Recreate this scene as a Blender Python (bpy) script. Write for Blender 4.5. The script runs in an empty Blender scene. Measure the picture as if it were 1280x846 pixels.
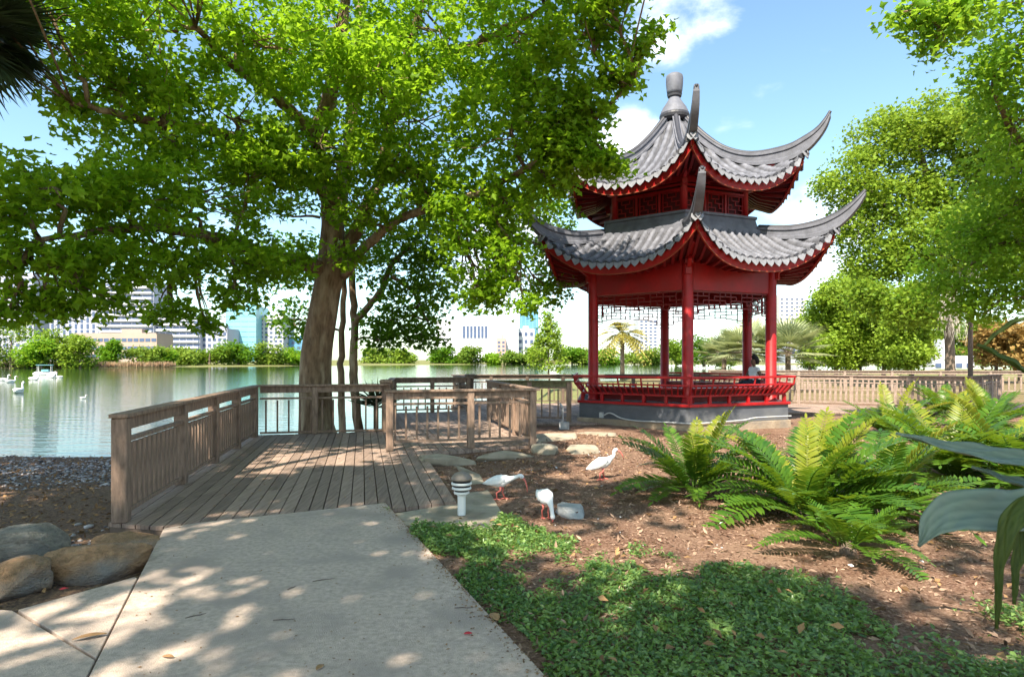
import bpy, bmesh, math, random
import numpy as np
from mathutils import Vector, Matrix, Euler
R_ = math.radians
random.seed(7)
rng = np.random.default_rng(11)
scene = bpy.context.scene
COL = scene.collection
EYE = 1.6
FPX = 800.0
LAKE = -0.7
SUN_AZ = (-0.36, -0.93)     # horizontal direction towards the sun
SUN_EL = 50.0

def at(px, py, Y):
    return Vector(((px-640)*Y/FPX, Y, EYE+(450-py)*Y/FPX))

def ground_at(px, py, z=0.0):
    Y = FPX*(EYE-z)/(py-450)
    return Vector(((px-640)*Y/FPX, Y, z))

# ------------------------------------------------------------ materials
def _new(name):
    m = bpy.data.materials.new(name); m.use_nodes = True
    nt = m.node_tree; nt.nodes.clear()
    out = nt.nodes.new('ShaderNodeOutputMaterial')
    return m, nt, out

def material(name, base, rough=0.7, var=0.25, scale=6.0, stretch=(1,1,1), bump=0.15, bscale=40.0, spec=0.3, metal=0.0, second=None, sscale=1.5, world=False):
    m, nt, out = _new(name)
    N = nt.nodes; L = nt.links
    b = N.new('ShaderNodeBsdfPrincipled')
    b.inputs['Roughness'].default_value = rough
    b.inputs['Specular IOR Level'].default_value = spec
    b.inputs['Metallic'].default_value = metal
    if world:
        src = N.new('ShaderNodeNewGeometry').outputs['Position']
    else:
        src = N.new('ShaderNodeTexCoord').outputs['Object']
    mp = N.new('ShaderNodeMapping'); mp.inputs['Scale'].default_value = stretch
    L.new(src, mp.inputs['Vector'])
    n = N.new('ShaderNodeTexNoise'); n.inputs['Scale'].default_value = scale; n.inputs['Detail'].default_value = 6; n.inputs['Roughness'].default_value = 0.65
    L.new(mp.outputs[0], n.inputs['Vector'])
    r = N.new('ShaderNodeValToRGB')
    r.color_ramp.elements[0].position = 0.3; r.color_ramp.elements[1].position = 0.7
    lo = tuple(c*(1-var) for c in base)+(1,); hi = tuple(min(1,c*(1+var)) for c in base)+(1,)
    r.color_ramp.elements[0].color = lo; r.color_ramp.elements[1].color = hi
    L.new(n.outputs['Fac'], r.inputs['Fac'])
    colour = r.outputs['Color']
    if second is not None:
        n2 = N.new('ShaderNodeTexNoise'); n2.inputs['Scale'].default_value = sscale; n2.inputs['Detail'].default_value = 5
        L.new(mp.outputs[0], n2.inputs['Vector'])
        r2 = N.new('ShaderNodeValToRGB'); r2.color_ramp.elements[0].position = 0.48; r2.color_ramp.elements[1].position = 0.66
        L.new(n2.outputs['Fac'], r2.inputs['Fac'])
        mx = N.new('ShaderNodeMixRGB'); mx.inputs['Color2'].default_value = tuple(second)+(1,)
        L.new(r2.outputs['Color'], mx.inputs['Fac']); L.new(colour, mx.inputs['Color1']); colour = mx.outputs['Color']
    L.new(colour, b.inputs['Base Color'])
    if bump > 0:
        n3 = N.new('ShaderNodeTexNoise'); n3.inputs['Scale'].default_value = bscale; n3.inputs['Detail'].default_value = 5
        L.new(mp.outputs[0], n3.inputs['Vector'])
        bp = N.new('ShaderNodeBump'); bp.inputs['Strength'].default_value = bump; bp.inputs['Distance'].default_value = 0.03
        L.new(n3.outputs['Fac'], bp.inputs['Height']); L.new(bp.outputs[0], b.inputs['Normal'])
    L.new(b.outputs[0], out.inputs['Surface'])
    return m

def leaf_material(name, dark, light, trans, tfac=0.4, rough=0.45, spec=0.35):
    m, nt, out = _new(name)
    N = nt.nodes; L = nt.links
    a = N.new('ShaderNodeAttribute'); a.attribute_name = 'tint'
    oi = N.new('ShaderNodeObjectInfo')
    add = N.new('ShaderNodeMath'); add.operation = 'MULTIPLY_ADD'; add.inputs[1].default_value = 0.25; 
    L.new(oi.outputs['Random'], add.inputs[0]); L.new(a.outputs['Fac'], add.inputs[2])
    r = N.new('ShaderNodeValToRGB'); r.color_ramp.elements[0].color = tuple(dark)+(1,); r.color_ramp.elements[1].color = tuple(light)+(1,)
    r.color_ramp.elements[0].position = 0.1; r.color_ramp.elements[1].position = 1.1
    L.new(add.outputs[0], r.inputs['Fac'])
    b = N.new('ShaderNodeBsdfPrincipled'); b.inputs['Roughness'].default_value = rough; b.inputs['Specular IOR Level'].default_value = spec
    L.new(r.outputs['Color'], b.inputs['Base Color'])
    t = N.new('ShaderNodeBsdfTranslucent')
    mt = N.new('ShaderNodeMixRGB'); mt.blend_type = 'MIX'; mt.inputs['Fac'].default_value = 0.75
    L.new(r.outputs['Color'], mt.inputs['Color1']); mt.inputs['Color2'].default_value = tuple(trans)+(1,)
    L.new(mt.outputs['Color'], t.inputs['Color'])
    mx = N.new('ShaderNodeMixShader'); mx.inputs['Fac'].default_value = tfac
    L.new(b.outputs[0], mx.inputs[1]); L.new(t.outputs[0], mx.inputs[2]); L.new(mx.outputs[0], out.inputs['Surface'])
    return m

MT = {}
MT['deck'] = material('weathered_deck_wood', (.30,.25,.22), .8, .35, 5, (9,1.2,3), .25, 30, .2)
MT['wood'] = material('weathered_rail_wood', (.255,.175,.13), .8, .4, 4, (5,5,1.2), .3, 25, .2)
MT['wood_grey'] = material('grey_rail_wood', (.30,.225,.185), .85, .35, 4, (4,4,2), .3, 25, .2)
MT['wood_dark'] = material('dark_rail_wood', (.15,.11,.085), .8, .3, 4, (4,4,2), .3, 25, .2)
MT['wood_moss'] = material('mossy_rail_wood', (.16,.15,.08), .85, .4, 6, (3,3,3), .3, 25, .2)
MT['red'] = material('red_lacquer', (.34,.008,.010), .45, .25, 5, (1,1,1), .06, 30, .4, second=(.25,.012,.013), sscale=2.5)
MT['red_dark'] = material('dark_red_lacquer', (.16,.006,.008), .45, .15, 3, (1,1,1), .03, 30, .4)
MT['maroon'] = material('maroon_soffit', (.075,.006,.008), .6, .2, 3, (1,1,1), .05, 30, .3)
MT['gold'] = material('ochre_trim', (.26,.055,.025), .5, .15, 3, (1,1,1), 0, 30, .4)
MT['tile'] = material('grey_roof_tile', (.165,.17,.195), .6, .25, 6, (1,1,1), .1, 60, .3)
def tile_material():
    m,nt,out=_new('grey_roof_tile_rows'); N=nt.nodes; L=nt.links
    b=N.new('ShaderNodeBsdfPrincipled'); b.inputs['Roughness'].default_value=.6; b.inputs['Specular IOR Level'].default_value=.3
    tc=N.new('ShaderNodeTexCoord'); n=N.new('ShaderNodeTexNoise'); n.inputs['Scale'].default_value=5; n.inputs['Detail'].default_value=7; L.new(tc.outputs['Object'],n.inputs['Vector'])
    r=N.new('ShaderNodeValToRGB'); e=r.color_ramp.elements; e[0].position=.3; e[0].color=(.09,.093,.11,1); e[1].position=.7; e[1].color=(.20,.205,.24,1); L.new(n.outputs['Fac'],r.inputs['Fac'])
    a=N.new('ShaderNodeAttribute'); a.attribute_name='pan_shade_joints'  # rib shading put into the tile colour, along with dark joints
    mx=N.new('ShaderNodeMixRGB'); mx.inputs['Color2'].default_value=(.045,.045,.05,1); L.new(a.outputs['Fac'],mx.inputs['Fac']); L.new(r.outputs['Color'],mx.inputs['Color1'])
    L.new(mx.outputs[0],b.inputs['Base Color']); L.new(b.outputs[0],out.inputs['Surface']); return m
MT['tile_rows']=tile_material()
MT['tile_edge'] = material('pale_tile_edge', (.205,.21,.235), .65, .25, 9, (1,1,1), .1, 50, .3)
MT['ridge'] = material('grey_ridge_render', (.13,.134,.16), .6, .3, 4, (1,1,1), .08, 40, .35)
MT['ridge_dark'] = material('dark_ridge_cap', (.05,.05,.06), .5, .2, 4, (1,1,1), .05, 40, .4)
MT['plinth'] = material('grey_plinth_paint', (.105,.112,.13), .75, .2, 2.5, (1,1,1.5), .1, 40, .3, second=(.14,.143,.15), sscale=1.2)
MT['stone'] = material('tan_stone', (.33,.26,.19), .85, .3, 5, (1,1,1), .4, 20, .2, second=(.22,.19,.16), sscale=2.5)
MT['curb'] = material('curb_concrete', (.36,.31,.24), .85, .3, 4, (1,1,1), .4, 25, .2, second=(.24,.20,.15), sscale=2)
MT['white'] = material('white_paint', (.78,.78,.77), .5, .06, 6, (1,1,1), .03, 30, .4)
MT['dome'] = material('bronze_lamp_cap', (.22,.18,.15), .5, .2, 8, (1,1,1), .05, 30, .4)
MT['black'] = material('black_louvre', (.02,.02,.022), .5, .2, 8, (1,1,1), 0, 30, .4)
MT['concrete_block'] = material('pale_block', (.36,.36,.36), .85, .2, 8, (1,1,1), .25, 40, .2)
MT['rock'] = material('brown_boulder', (.30,.185,.105), .9, .45, 11, (1,1,1.6), 1.0, 45, .15, second=(.22,.20,.18), sscale=1.8)
MT['rock_grey'] = material('grey_boulder', (.24,.215,.18), .9, .45, 11, (1,1,2.5), 1.0, 45, .2, second=(.15,.15,.14), sscale=2)
MT['bark'] = material('brown_bark', (.18,.12,.075), .9, .5, 5, (2.2,2.2,.6), 1.0, 16, .15, second=(.36,.28,.19), sscale=2.2)  # paler patches mottle the bark and paint in a sunlit look
MT['bark_far'] = material('far_bark', (.20,.155,.12), .9, .35, 3, (2,2,.5), .6, 9, .15)
MT['feather'] = material('white_feather', (.80,.80,.80), .7, .06, 14, (1,3,1), .15, 40, .25)
MT['pink'] = material('pink_leg_skin', (.62,.17,.14), .55, .12, 20, (1,1,1), .05, 60, .3)
MT['bill'] = material('orange_pink_bill', (.62,.22,.14), .5, .15, 20, (1,1,1), .05, 60, .3)
MT['eye'] = material('dark_eye', (.01,.01,.012), .2, 0, 5, (1,1,1), 0, 5, .5)
MT['skin'] = material('brown_skin', (.16,.085,.055), .55, .08, 10, (1,1,1), .03, 60, .3)
MT['hair'] = material('black_hair', (.012,.010,.010), .6, .2, 30, (1,1,1), .2, 80, .3)
MT['shirt'] = material('white_shirt', (.72,.73,.78), .8, .06, 8, (1,1,1), .15, 20, .2)
MT['trousers'] = material('dark_trousers', (.03,.035,.05), .8, .1, 8, (1,1,1), .1, 20, .2)
MT['leaf_dry'] = material('dry_leaf', (.33,.19,.09), .7, .3, 14, (1,1,1), .15, 40, .3)
MT['petal'] = material('red_petal', (.55,.04,.06), .6, .2, 14, (1,1,1), .1, 40, .3)
MT['twig'] = material('grey_twig', (.13,.10,.085), .85, .2, 20, (1,1,1), .1, 40, .2)
MT['pipe'] = material('grey_conduit', (.48,.49,.50), .45, .1, 10, (1,1,1), 0, 40, .4)
MT['moss_hang'] = material('spanish_moss', (.46,.42,.36), .9, .25, 10, (1,1,1), .1, 40, .1)
# foliage
MT['leaf_main'] = leaf_material('sycamore_leaf', (.040,.115,.006), (.23,.39,.018), (.44,.70,.03), .5, .5, .2)
MT['leaf_right'] = leaf_material('oak_leaf', (.06,.17,.010), (.25,.42,.03), (.44,.66,.04), .48, .5, .2)
MT['leaf_olive'] = leaf_material('olive_leaf', (.07,.15,.012), (.24,.35,.035), (.40,.54,.05), .38, .5, .2)
MT['leaf_dark'] = leaf_material('deep_green_leaf', (.03,.09,.006), (.12,.25,.015), (.26,.46,.02), .45, .5, .2)  # darker green for the slim tree and some far trees
MT['leaf_far'] = leaf_material('far_leaf', (.07,.15,.02), (.26,.36,.05), (.38,.48,.05), .3, .7, .1)
MT['leaf_autumn'] = leaf_material('autumn_leaf', (.20,.16,.05), (.42,.26,.09), (.45,.28,.08), .35, .7, .15)
MT['frond'] = leaf_material('cycad_leaflet', (.028,.095,.012), (.11,.22,.022), (.32,.46,.02), .35, .33, .45)
MT['frond_pale'] = leaf_material('young_cycad_leaflet', (.13,.19,.015), (.28,.30,.03), (.50,.44,.04), .4, .38, .4)
MT['ivy'] = leaf_material('jasmine_leaf', (.045,.12,.035), (.25,.38,.11), (.40,.58,.06), .34, .32, .5)
MT['crinum'] = leaf_material('crinum_leaf', (.12,.17,.135), (.23,.29,.22), (.22,.32,.10), .2, .36, .5)
MT['crinum_green'] = leaf_material('crinum_hanging_leaf', (.05,.09,.015), (.11,.15,.03), (.22,.28,.03), .35, .5, .3)
MT['palm'] = leaf_material('palm_leaf', (.20,.25,.12), (.42,.45,.24), (.42,.46,.18), .3, .5, .3)
MT['palm_gold'] = leaf_material('date_palm_leaf', (.26,.25,.05), (.50,.42,.11), (.5,.44,.1), .3, .5, .3)
MT['palm_dark'] = leaf_material('dark_fan_leaf', (.02,.035,.02), (.05,.08,.04), (.08,.12,.03), .2, .5, .3)

# ------------------------------------------------------------ mesh helper
class MB:
    def __init__(s): s.v=[]; s.f=[]; s.mi=[]; s.m=0
    def add(s, vs, fs):
        o=len(s.v); s.v.extend([tuple(v) for v in vs]); s.f.extend([tuple(o+i for i in f) for f in fs]); s.mi.extend([s.m]*len(fs)); return s
    def box(s, c, d, rot=None):
        hx,hy,hz=d[0]/2,d[1]/2,d[2]/2
        vs=[Vector((x*hx,y*hy,z*hz)) for x in(-1,1) for y in(-1,1) for z in(-1,1)]
        if rot is not None: vs=[rot@v for v in vs]
        c=Vector(c); return s.add([v+c for v in vs],[(0,1,3,2),(4,6,7,5),(0,4,5,1),(2,3,7,6),(0,2,6,4),(1,5,7,3)])
    def beam(s, p0, p1, w, h, up=Vector((0,0,1))):
        p0=Vector(p0);p1=Vector(p1); d=(p1-p0).normalized(); x=d.cross(up).normalized(); u=x.cross(d).normalized()
        vs=[]
        for p in(p0,p1):
            for a,b in((-1,-1),(1,-1),(1,1),(-1,1)): vs.append(p+x*a*w/2+u*b*h/2)
        return s.add(vs,[(3,2,1,0),(4,5,6,7),(0,1,5,4),(1,2,6,5),(2,3,7,6),(3,0,4,7)])
    def tube(s, pts, rad, n=8, cap=True, squash=None):
        pts=[Vector(p) for p in pts]; k=len(pts)
        if not hasattr(rad,'__len__'): rad=[rad]*k
        vs=[]; prev=None
        for i,p in enumerate(pts):
            d=(pts[min(i+1,k-1)]-pts[max(i-1,0)]).normalized()
            if prev is None:
                a=Vector((0,0,1)) if abs(d.z)<.9 else Vector((1,0,0)); x=d.cross(a).normalized()
            else:
                x=(prev-d*prev.dot(d)); x=x.normalized() if x.length>1e-6 else d.orthogonal().normalized()
            prev=x; y=d.cross(x)
            r=rad[i]; rx,ry=(r if hasattr(r,'__len__') else (r,r))
            for j in range(n):
                t=2*math.pi*j/n; vs.append(p+x*math.cos(t)*rx+y*math.sin(t)*ry)
        fs=[(i*n+j,i*n+(j+1)%n,(i+1)*n+(j+1)%n,(i+1)*n+j) for i in range(k-1) for j in range(n)]
        if cap: fs+= [tuple(range(n-1,-1,-1)), tuple((k-1)*n+j for j in range(n))]
        return s.add(vs,fs)
    def lathe(s, prof, n=24, c=(0,0,0)):
        c=Vector(c); vs=[]
        for r,z in prof:
            for j in range(n):
                t=2*math.pi*j/n; vs.append(c+Vector((r*math.cos(t),r*math.sin(t),z)))
        k=len(prof)
        fs=[(i*n+j,i*n+(j+1)%n,(i+1)*n+(j+1)%n,(i+1)*n+j) for i in range(k-1) for j in range(n)]
        fs+=[tuple(range(n-1,-1,-1)), tuple((k-1)*n+j for j in range(n))]
        return s.add(vs,fs)
    def prism(s, poly, z0, z1):
        n=len(poly); vs=[(p[0],p[1],z0) for p in poly]+[(p[0],p[1],z1) for p in poly]
        a=sum(poly[i][0]*poly[(i+1)%n][1]-poly[(i+1)%n][0]*poly[i][1] for i in range(n))
        idx=list(range(n)) if a>0 else list(range(n-1,-1,-1))
        fs=[tuple(reversed(idx)), tuple(n+i for i in idx)]
        for q in range(n):
            i,j=idx[q],idx[(q+1)%n]; fs.append((i,j,n+j,n+i))
        return s.add(vs,fs)
    def build(s, name, mats, parent=None, world=True, smooth=False, bevel=0):
        o=Vector((0,0,0))
        if parent is not None and world: o=parent['_o'] if '_o' in parent else root_loc(parent)
        o=Vector(o)
        me=bpy.data.meshes.new(name); me.from_pydata([Vector(v)-o for v in s.v],[],s.f)
        if not isinstance(mats,(list,tuple)): mats=[mats]
        for m in mats: me.materials.append(m)
        if any(s.mi): me.polygons.foreach_set('material_index', s.mi)
        if smooth: me.polygons.foreach_set('use_smooth',[True]*len(s.f))
        me.update()
        ob=bpy.data.objects.new(name,me); COL.objects.link(ob)
        if parent is not None: ob.parent=parent
        if bevel:
            b=ob.modifiers.new('edge','BEVEL'); b.width=bevel; b.segments=2; b.limit_method='ANGLE'
        return ob

def root_loc(o):
    p=Vector((0,0,0))
    while o is not None: p=p+o.location; o=o.parent
    return p

def tag(o, label=None, cat=None, group=None, kind=None):
    if label: o['label']=label
    if cat: o['category']=cat
    if group: o['group']=group
    if kind: o['kind']=kind
    return o
def thing(name, loc, label, cat, group=None, rz=0):
    o=bpy.data.objects.new(name,None); COL.objects.link(o); o.location=loc; o.rotation_euler=(0,0,rz); o.empty_display_size=.2
    return tag(o,label,cat,group)
def place(mesh_ob_or_mesh, name, parent, loc, rot=(0,0,0), sc=(1,1,1)):
    me=mesh_ob_or_mesh
    o=bpy.data.objects.new(name,me); COL.objects.link(o); o.parent=parent; o.location=loc; o.rotation_euler=rot; o.scale=sc
    return o

def fast_mesh(name, V, F, mat, parent=None, tint=None, smooth=False, world=True, nloop=None):
    """V (n,3) array; F (m,k) index array of equal-size faces."""
    V=np.asarray(V,dtype=np.float32)
    if parent is not None and world: V=V-np.array(root_loc(parent),dtype=np.float32)
    F=np.asarray(F,dtype=np.int32); m,k=F.shape
    me=bpy.data.meshes.new(name)
    me.vertices.add(len(V)); me.vertices.foreach_set('co',V.ravel())
    me.loops.add(m*k); me.loops.foreach_set('vertex_index',F.ravel())
    me.polygons.add(m); me.polygons.foreach_set('loop_start',np.arange(0,m*k,k,dtype=np.int32))
    if smooth: me.polygons.foreach_set('use_smooth',np.ones(m,dtype=bool))
    me.materials.append(mat)
    me.update(calc_edges=True); me.validate()
    if tint is not None:
        at_=me.attributes.new('tint','FLOAT','POINT'); at_.data.foreach_set('value',np.asarray(tint,dtype=np.float32))
    ob=bpy.data.objects.new(name,me); COL.objects.link(ob)
    if parent is not None: ob.parent=parent
    return ob

def unit(a): return a/np.maximum(np.linalg.norm(a,axis=-1,keepdims=True),1e-9)

def leaf_arrays(P, A, Nn, L, W, lobed=True, fold=.15):
    """leaf polygons: P base points, A axis, Nn approx normal, L length, W width (n,)"""
    n=len(P); A=unit(A); S=unit(np.cross(A,Nn)); U=np.cross(S,A)
    L=np.asarray(L).reshape(-1,1)*np.ones((n,1)); W=np.asarray(W).reshape(-1,1)*np.ones((n,1))
    def pt(a,s,u): return P+A*L*a+S*W*s+U*W*u
    if lobed:
        vs=np.stack([pt(0,0,0),pt(.38,.55,fold),pt(.55,.24,fold*.5),pt(1,0,-.1),pt(.55,-.24,fold*.5),pt(.38,-.55,fold)],1)
        f=np.array([[0,2,1],[0,3,2],[0,4,3],[0,5,4]])
    else:
        vs=np.stack([pt(0,0,0),pt(.42,.5,fold),pt(1,0,-.05),pt(.42,-.5,fold)],1)
        f=np.array([[0,2,1],[0,3,2]])
    k=vs.shape[1]
    F=(np.arange(n)[:,None,None]*k+f[None]).reshape(-1,3)
    return vs.reshape(-1,3),F,k

def clump_leaves(C, per, sig, L, W, lobed=True, droop=.35, up=.9, tint_c=None):
    """C (n,3) clump centres -> leaf mesh arrays"""
    n=len(C); N=n*per
    P=np.repeat(C,per,0)+rng.normal(0,1,(N,3))*np.array(sig)
    A=rng.normal(0,1,(N,3)); A[:,2]=A[:,2]*.45-droop
    Nn=rng.normal(0,.55,(N,3)); Nn[:,2]+=up
    l=L*rng.uniform(.65,1.25,N); w=W*rng.uniform(.7,1.2,N)
    V,F,k=leaf_arrays(P,A,Nn,l,w,lobed)
    tc=rng.uniform(0,1,n) if tint_c is None else tint_c
    t=np.clip(np.repeat(tc,per)*.6+rng.uniform(0,.4,N),0,1)
    return V,F,np.repeat(t,k)

def join_arrays(parts):
    Vs=[];Fs=[];Ts=[];o=0
    for V,F,T in parts:
        Vs.append(V);Fs.append(F+o);Ts.append(T);o+=len(V)
    return np.concatenate(Vs),np.concatenate(Fs),np.concatenate(Ts)

def mass_clumps(c, r, n, power=2.4):
    d=unit(rng.normal(0,1,(n,3))); rad=rng.uniform(.08,1,n)**(1/power)
    return np.array(c)+d*rad[:,None]*np.array(r)

def catmull(pts, n):
    """dense sampling of a control polyline (any dimension)"""
    P=np.array(pts,float); P=np.vstack([2*P[0]-P[1],P,2*P[-1]-P[-2]])
    out=[]; segs=len(P)-3
    for t in np.linspace(0,segs,n):
        i=min(int(t),segs-1); u=t-i; p0,p1,p2,p3=P[i:i+4]
        out.append(.5*((2*p1)+(-p0+p2)*u+(2*p0-5*p1+4*p2-p3)*u*u+(-p0+3*p1-3*p2+p3)*u**3))
    return np.array(out)

def wobble_path(a,b,n,amp,sag=0):
    a=np.array(a,float);b=np.array(b,float); t=np.linspace(0,1,n)[:,None]
    p=a+(b-a)*t; p+=rng.normal(0,amp,(n,3))*np.sin(np.pi*t); p[:,2]+=sag*4*(t*(1-t))[:,0]
    return p
# ------------------------------------------------------------ camera, sun, sky
cam=bpy.data.cameras.new('camera'); co=bpy.data.objects.new('camera',cam); COL.objects.link(co)
co.location=(0,0,EYE); co.rotation_euler=(R_(90),0,0)
cam.sensor_width=36; cam.lens=FPX/1280*36; cam.shift_y=27/1280
cam.clip_end=9000; cam.clip_start=.05
cam.dof.use_dof=True; cam.dof.focus_distance=11; cam.dof.aperture_fstop=4.5
scene.camera=co
sd=Vector((SUN_AZ[0],SUN_AZ[1],0)).normalized()*math.cos(R_(SUN_EL))+Vector((0,0,math.sin(R_(SUN_EL))))
sl=bpy.data.lights.new('sun','SUN'); sl.energy=5.0; sl.angle=R_(.53); sl.color=(1,.90,.74)
so=bpy.data.objects.new('sun',sl); COL.objects.link(so); so.rotation_euler=sd.to_track_quat('Z','Y').to_euler()
w=bpy.data.worlds.new('World'); scene.world=w; w.use_nodes=True
nt=w.node_tree; nt.nodes.clear(); N=nt.nodes; L=nt.links
out=N.new('ShaderNodeOutputWorld'); bg=N.new('ShaderNodeBackground'); bg.inputs['Strength'].default_value=.118
sky=N.new('ShaderNodeTexSky'); sky.sky_type='NISHITA'; sky.sun_disc=False; sky.sun_elevation=R_(SUN_EL)
sky.sun_rotation=math.atan2(SUN_AZ[0],SUN_AZ[1]); sky.altitude=0; sky.air_density=1.0; sky.dust_density=.8; sky.ozone_density=.9
# clouds: noise over the sky direction, plus larger cumulus; out-of-view ones added to whiten ambient light
tc=N.new('ShaderNodeTexCoord')
def math_node(op,a,b=None,clamp=False):
    n=N.new('ShaderNodeMath'); n.operation=op; n.use_clamp=clamp
    for i,v in enumerate((a,b)):
        if v is None: continue
        if isinstance(v,(int,float)): n.inputs[i].default_value=v
        else: L.new(v,n.inputs[i])
    return n.outputs[0]
mp=N.new('ShaderNodeMapping'); mp.inputs['Scale'].default_value=(1,1,1.9); L.new(tc.outputs['Generated'],mp.inputs['Vector'])
nz=N.new('ShaderNodeTexNoise'); nz.inputs['Scale'].default_value=7; nz.inputs['Detail'].default_value=9; nz.inputs['Roughness'].default_value=.6; nz.inputs['Distortion'].default_value=.25
L.new(mp.outputs[0],nz.inputs['Vector'])
total=None
for px,py,ang,gain in [(845,0,7.5,.85),(785,190,5.5,1.0),(735,190,4.5,.8),(965,100,3.2,.62),(915,155,3.0,.42),(1025,75,2.5,.5),(1010,305,8.5,.85),(640,330,9,.9),(300,330,9,.6),(430,-260,10,.7),(-900,100,28,1),(2300,0,28,1),(1180,330,8,.6),(820,380,10,.9),((.3,-1,.5),0,40,.8),((-1,-.5,.5),0,34,.8),((1,-.3,.6),0,30,.7),((.1,.35,1),0,18,.8)]:
    d=Vector(((px-640)/FPX,1,(450-py)/FPX)).normalized() if not isinstance(px,tuple) else Vector(px).normalized()
    dot=N.new('ShaderNodeVectorMath'); dot.operation='DOT_PRODUCT'; L.new(tc.outputs['Generated'],dot.inputs[0]); dot.inputs[1].default_value=d
    mr=N.new('ShaderNodeMapRange'); mr.interpolation_type='SMOOTHSTEP'
    mr.inputs['From Min'].default_value=math.cos(R_(ang)); mr.inputs['From Max'].default_value=math.cos(R_(ang*.15))
    mr.inputs['To Max'].default_value=gain
    L.new(dot.outputs['Value'],mr.inputs['Value'])
    total=mr.outputs[0] if total is None else math_node('MAXIMUM',total,mr.outputs[0])
dens=math_node('MULTIPLY_ADD',nz.outputs['Fac'],1.5); dens.node.inputs[2].default_value=-1.02
dens=math_node('ADD',dens,total)
ms=N.new('ShaderNodeMapRange'); ms.interpolation_type='SMOOTHSTEP'; ms.inputs['From Min'].default_value=.28; ms.inputs['From Max'].default_value=.95
L.new(dens,ms.inputs['Value'])
mix=N.new('ShaderNodeMixRGB'); mix.inputs['Color2'].default_value=(7.5,7.7,7.9,1)
fac=math_node('MULTIPLY',ms.outputs[0],.93)
tn=N.new('ShaderNodeMixRGB'); tn.blend_type='MULTIPLY'; tn.inputs['Fac'].default_value=1; tn.inputs['Color2'].default_value=(.95,1.07,1.02,1); L.new(sky.outputs[0],tn.inputs['Color1'])
L.new(fac,mix.inputs['Fac']); L.new(tn.outputs[0],mix.inputs['Color1'])
L.new(mix.outputs[0],bg.inputs['Color']); L.new(bg.outputs[0],out.inputs['Surface'])
scene.view_settings.view_transform='Standard'; scene.view_settings.look='None'; scene.view_settings.exposure=1.32; scene.view_settings.gamma=1
scene.view_settings.use_curve_mapping=False
cy=scene.cycles
cy.max_bounces=6; cy.diffuse_bounces=3; cy.glossy_bounces=2; cy.transmission_bounces=3; cy.transparent_max_bounces=4; cy.volume_bounces=0
cy.use_denoising=True; cy.sample_clamp_indirect=6; cy.caustics_reflective=False; cy.caustics_refractive=False
try: cy.use_adaptive_sampling=True; cy.adaptive_threshold=.02
except Exception: pass

# ------------------------------------------------------------ terrain
NEAR=[(-90,17),(-40,15.6),(-20,15.3),(-12,14.9),(-7.5,14.8),(-5.6,14.7),(-4.8,16.2),(-3.2,17.0),(-2.3,18.5),(-1.0,22),(1.0,27),(1.2,40),(1.6,50),(5,52),(8.5,53),(9.5,63),(13,66),(20,62),(26,70),(40,95),(70,120),(120,135),(300,150),(3200,200),(3200,-3200),(-3200,-3200),(-3200,17)]
FAR=[(-3200,150),(-400,150),(-220,168),(-160,178),(-120,188),(-96,232),(-70,268),(-30,320),(20,350),(80,330),(150,300),(260,270),(400,240),(3200,260),(3200,5200),(-3200,5200)]
def signed_dist(poly,X,Y):
    P=np.array(poly,float); Q=np.roll(P,-1,0); d=np.full(X.shape,1e9); ins=np.zeros(X.shape,bool)
    for (ax,ay),(bx,by) in zip(P,Q):
        ex,ey=bx-ax,by-ay; t=np.clip(((X-ax)*ex+(Y-ay)*ey)/(ex*ex+ey*ey),0,1)
        d=np.minimum(d,np.hypot(X-ax-t*ex,Y-ay-t*ey))
        c=((ay>Y)!=(by>Y))&(X<(bx-ax)*(Y-ay)/((by-ay) if by!=ay else 1e-9)+ax); ins^=c
    return np.where(ins,d,-d)
PATH=[(-2.14-.411*1.5*0,3.23)]
LEFT_A=(-3.32,6.1); LEFT_B=(-2.14,3.23); RIGHT_A=(-1.42,7.19); RIGHT_B=(.18,3.23)
def ground_height(X,Y):
    X=np.asarray(X,float);Y=np.asarray(Y,float)
    d=signed_dist(NEAR,X,Y); d2=signed_dist(FAR,X,Y)
    n=.02*np.sin(X*1.7+Y*.6)*np.sin(Y*1.3-X*.4)+.012*np.sin(X*4.1+1)*np.sin(Y*3.7)
    h=-.05+n-.035*np.clip((X-1)*.25,0,1)
    beach=np.clip((-2.6-X)/1.2,0,1)*np.clip((16-Y)/3,0,1)
    slope=np.interp(Y,[3,6,9,12,14.6],[-.08,-.12,-.25,-.45,-.62])
    h=h*(1-beach)+(slope+n)*beach
    hw=np.interp(d,[-6,-1,0,.35,1.2],[-2.0,-1.1,-.74,-.62,.0])
    h=np.where(d<1.2,np.minimum(h,np.maximum(hw,-2)),h)
    h=np.where((beach>.3)&(d>=0),np.where(d<1.2,np.interp(d,[0,1.2],[-.72,-.60]),h),h)
    hf=np.interp(d2,[-8,0,2,30,200],[-2,-.72,-.45,-.1,1.0])
    return np.where(d2>-8,np.maximum(hf,np.where(d<0,-2,h)),h)
def axis(fine0,fine1,step,mid0,mid1,mstep,far):
    a=list(np.arange(fine0,fine1,step))
    a=list(np.arange(mid0,fine0,mstep))+a+list(np.arange(fine1,mid1,mstep))
    lo=-np.geomspace(-mid0,far,24)[::-1][:-1] if mid0<0 else []
    hi=np.geomspace(mid1,far,40)
    return np.array(list(lo)+a+list(hi))
xs=axis(-13,9,.16,-60,60,2.0,3100); ys=axis(.5,20,.16,-30,70,2.0,5000)
GX,GY=np.meshgrid(xs,ys); GZ=ground_height(GX,GY)
nx,ny=len(xs),len(ys)
V=np.stack([GX.ravel(),GY.ravel(),GZ.ravel()],1)
i,j=np.meshgrid(np.arange(nx-1),np.arange(ny-1)); a=(j*nx+i).ravel()
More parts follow.
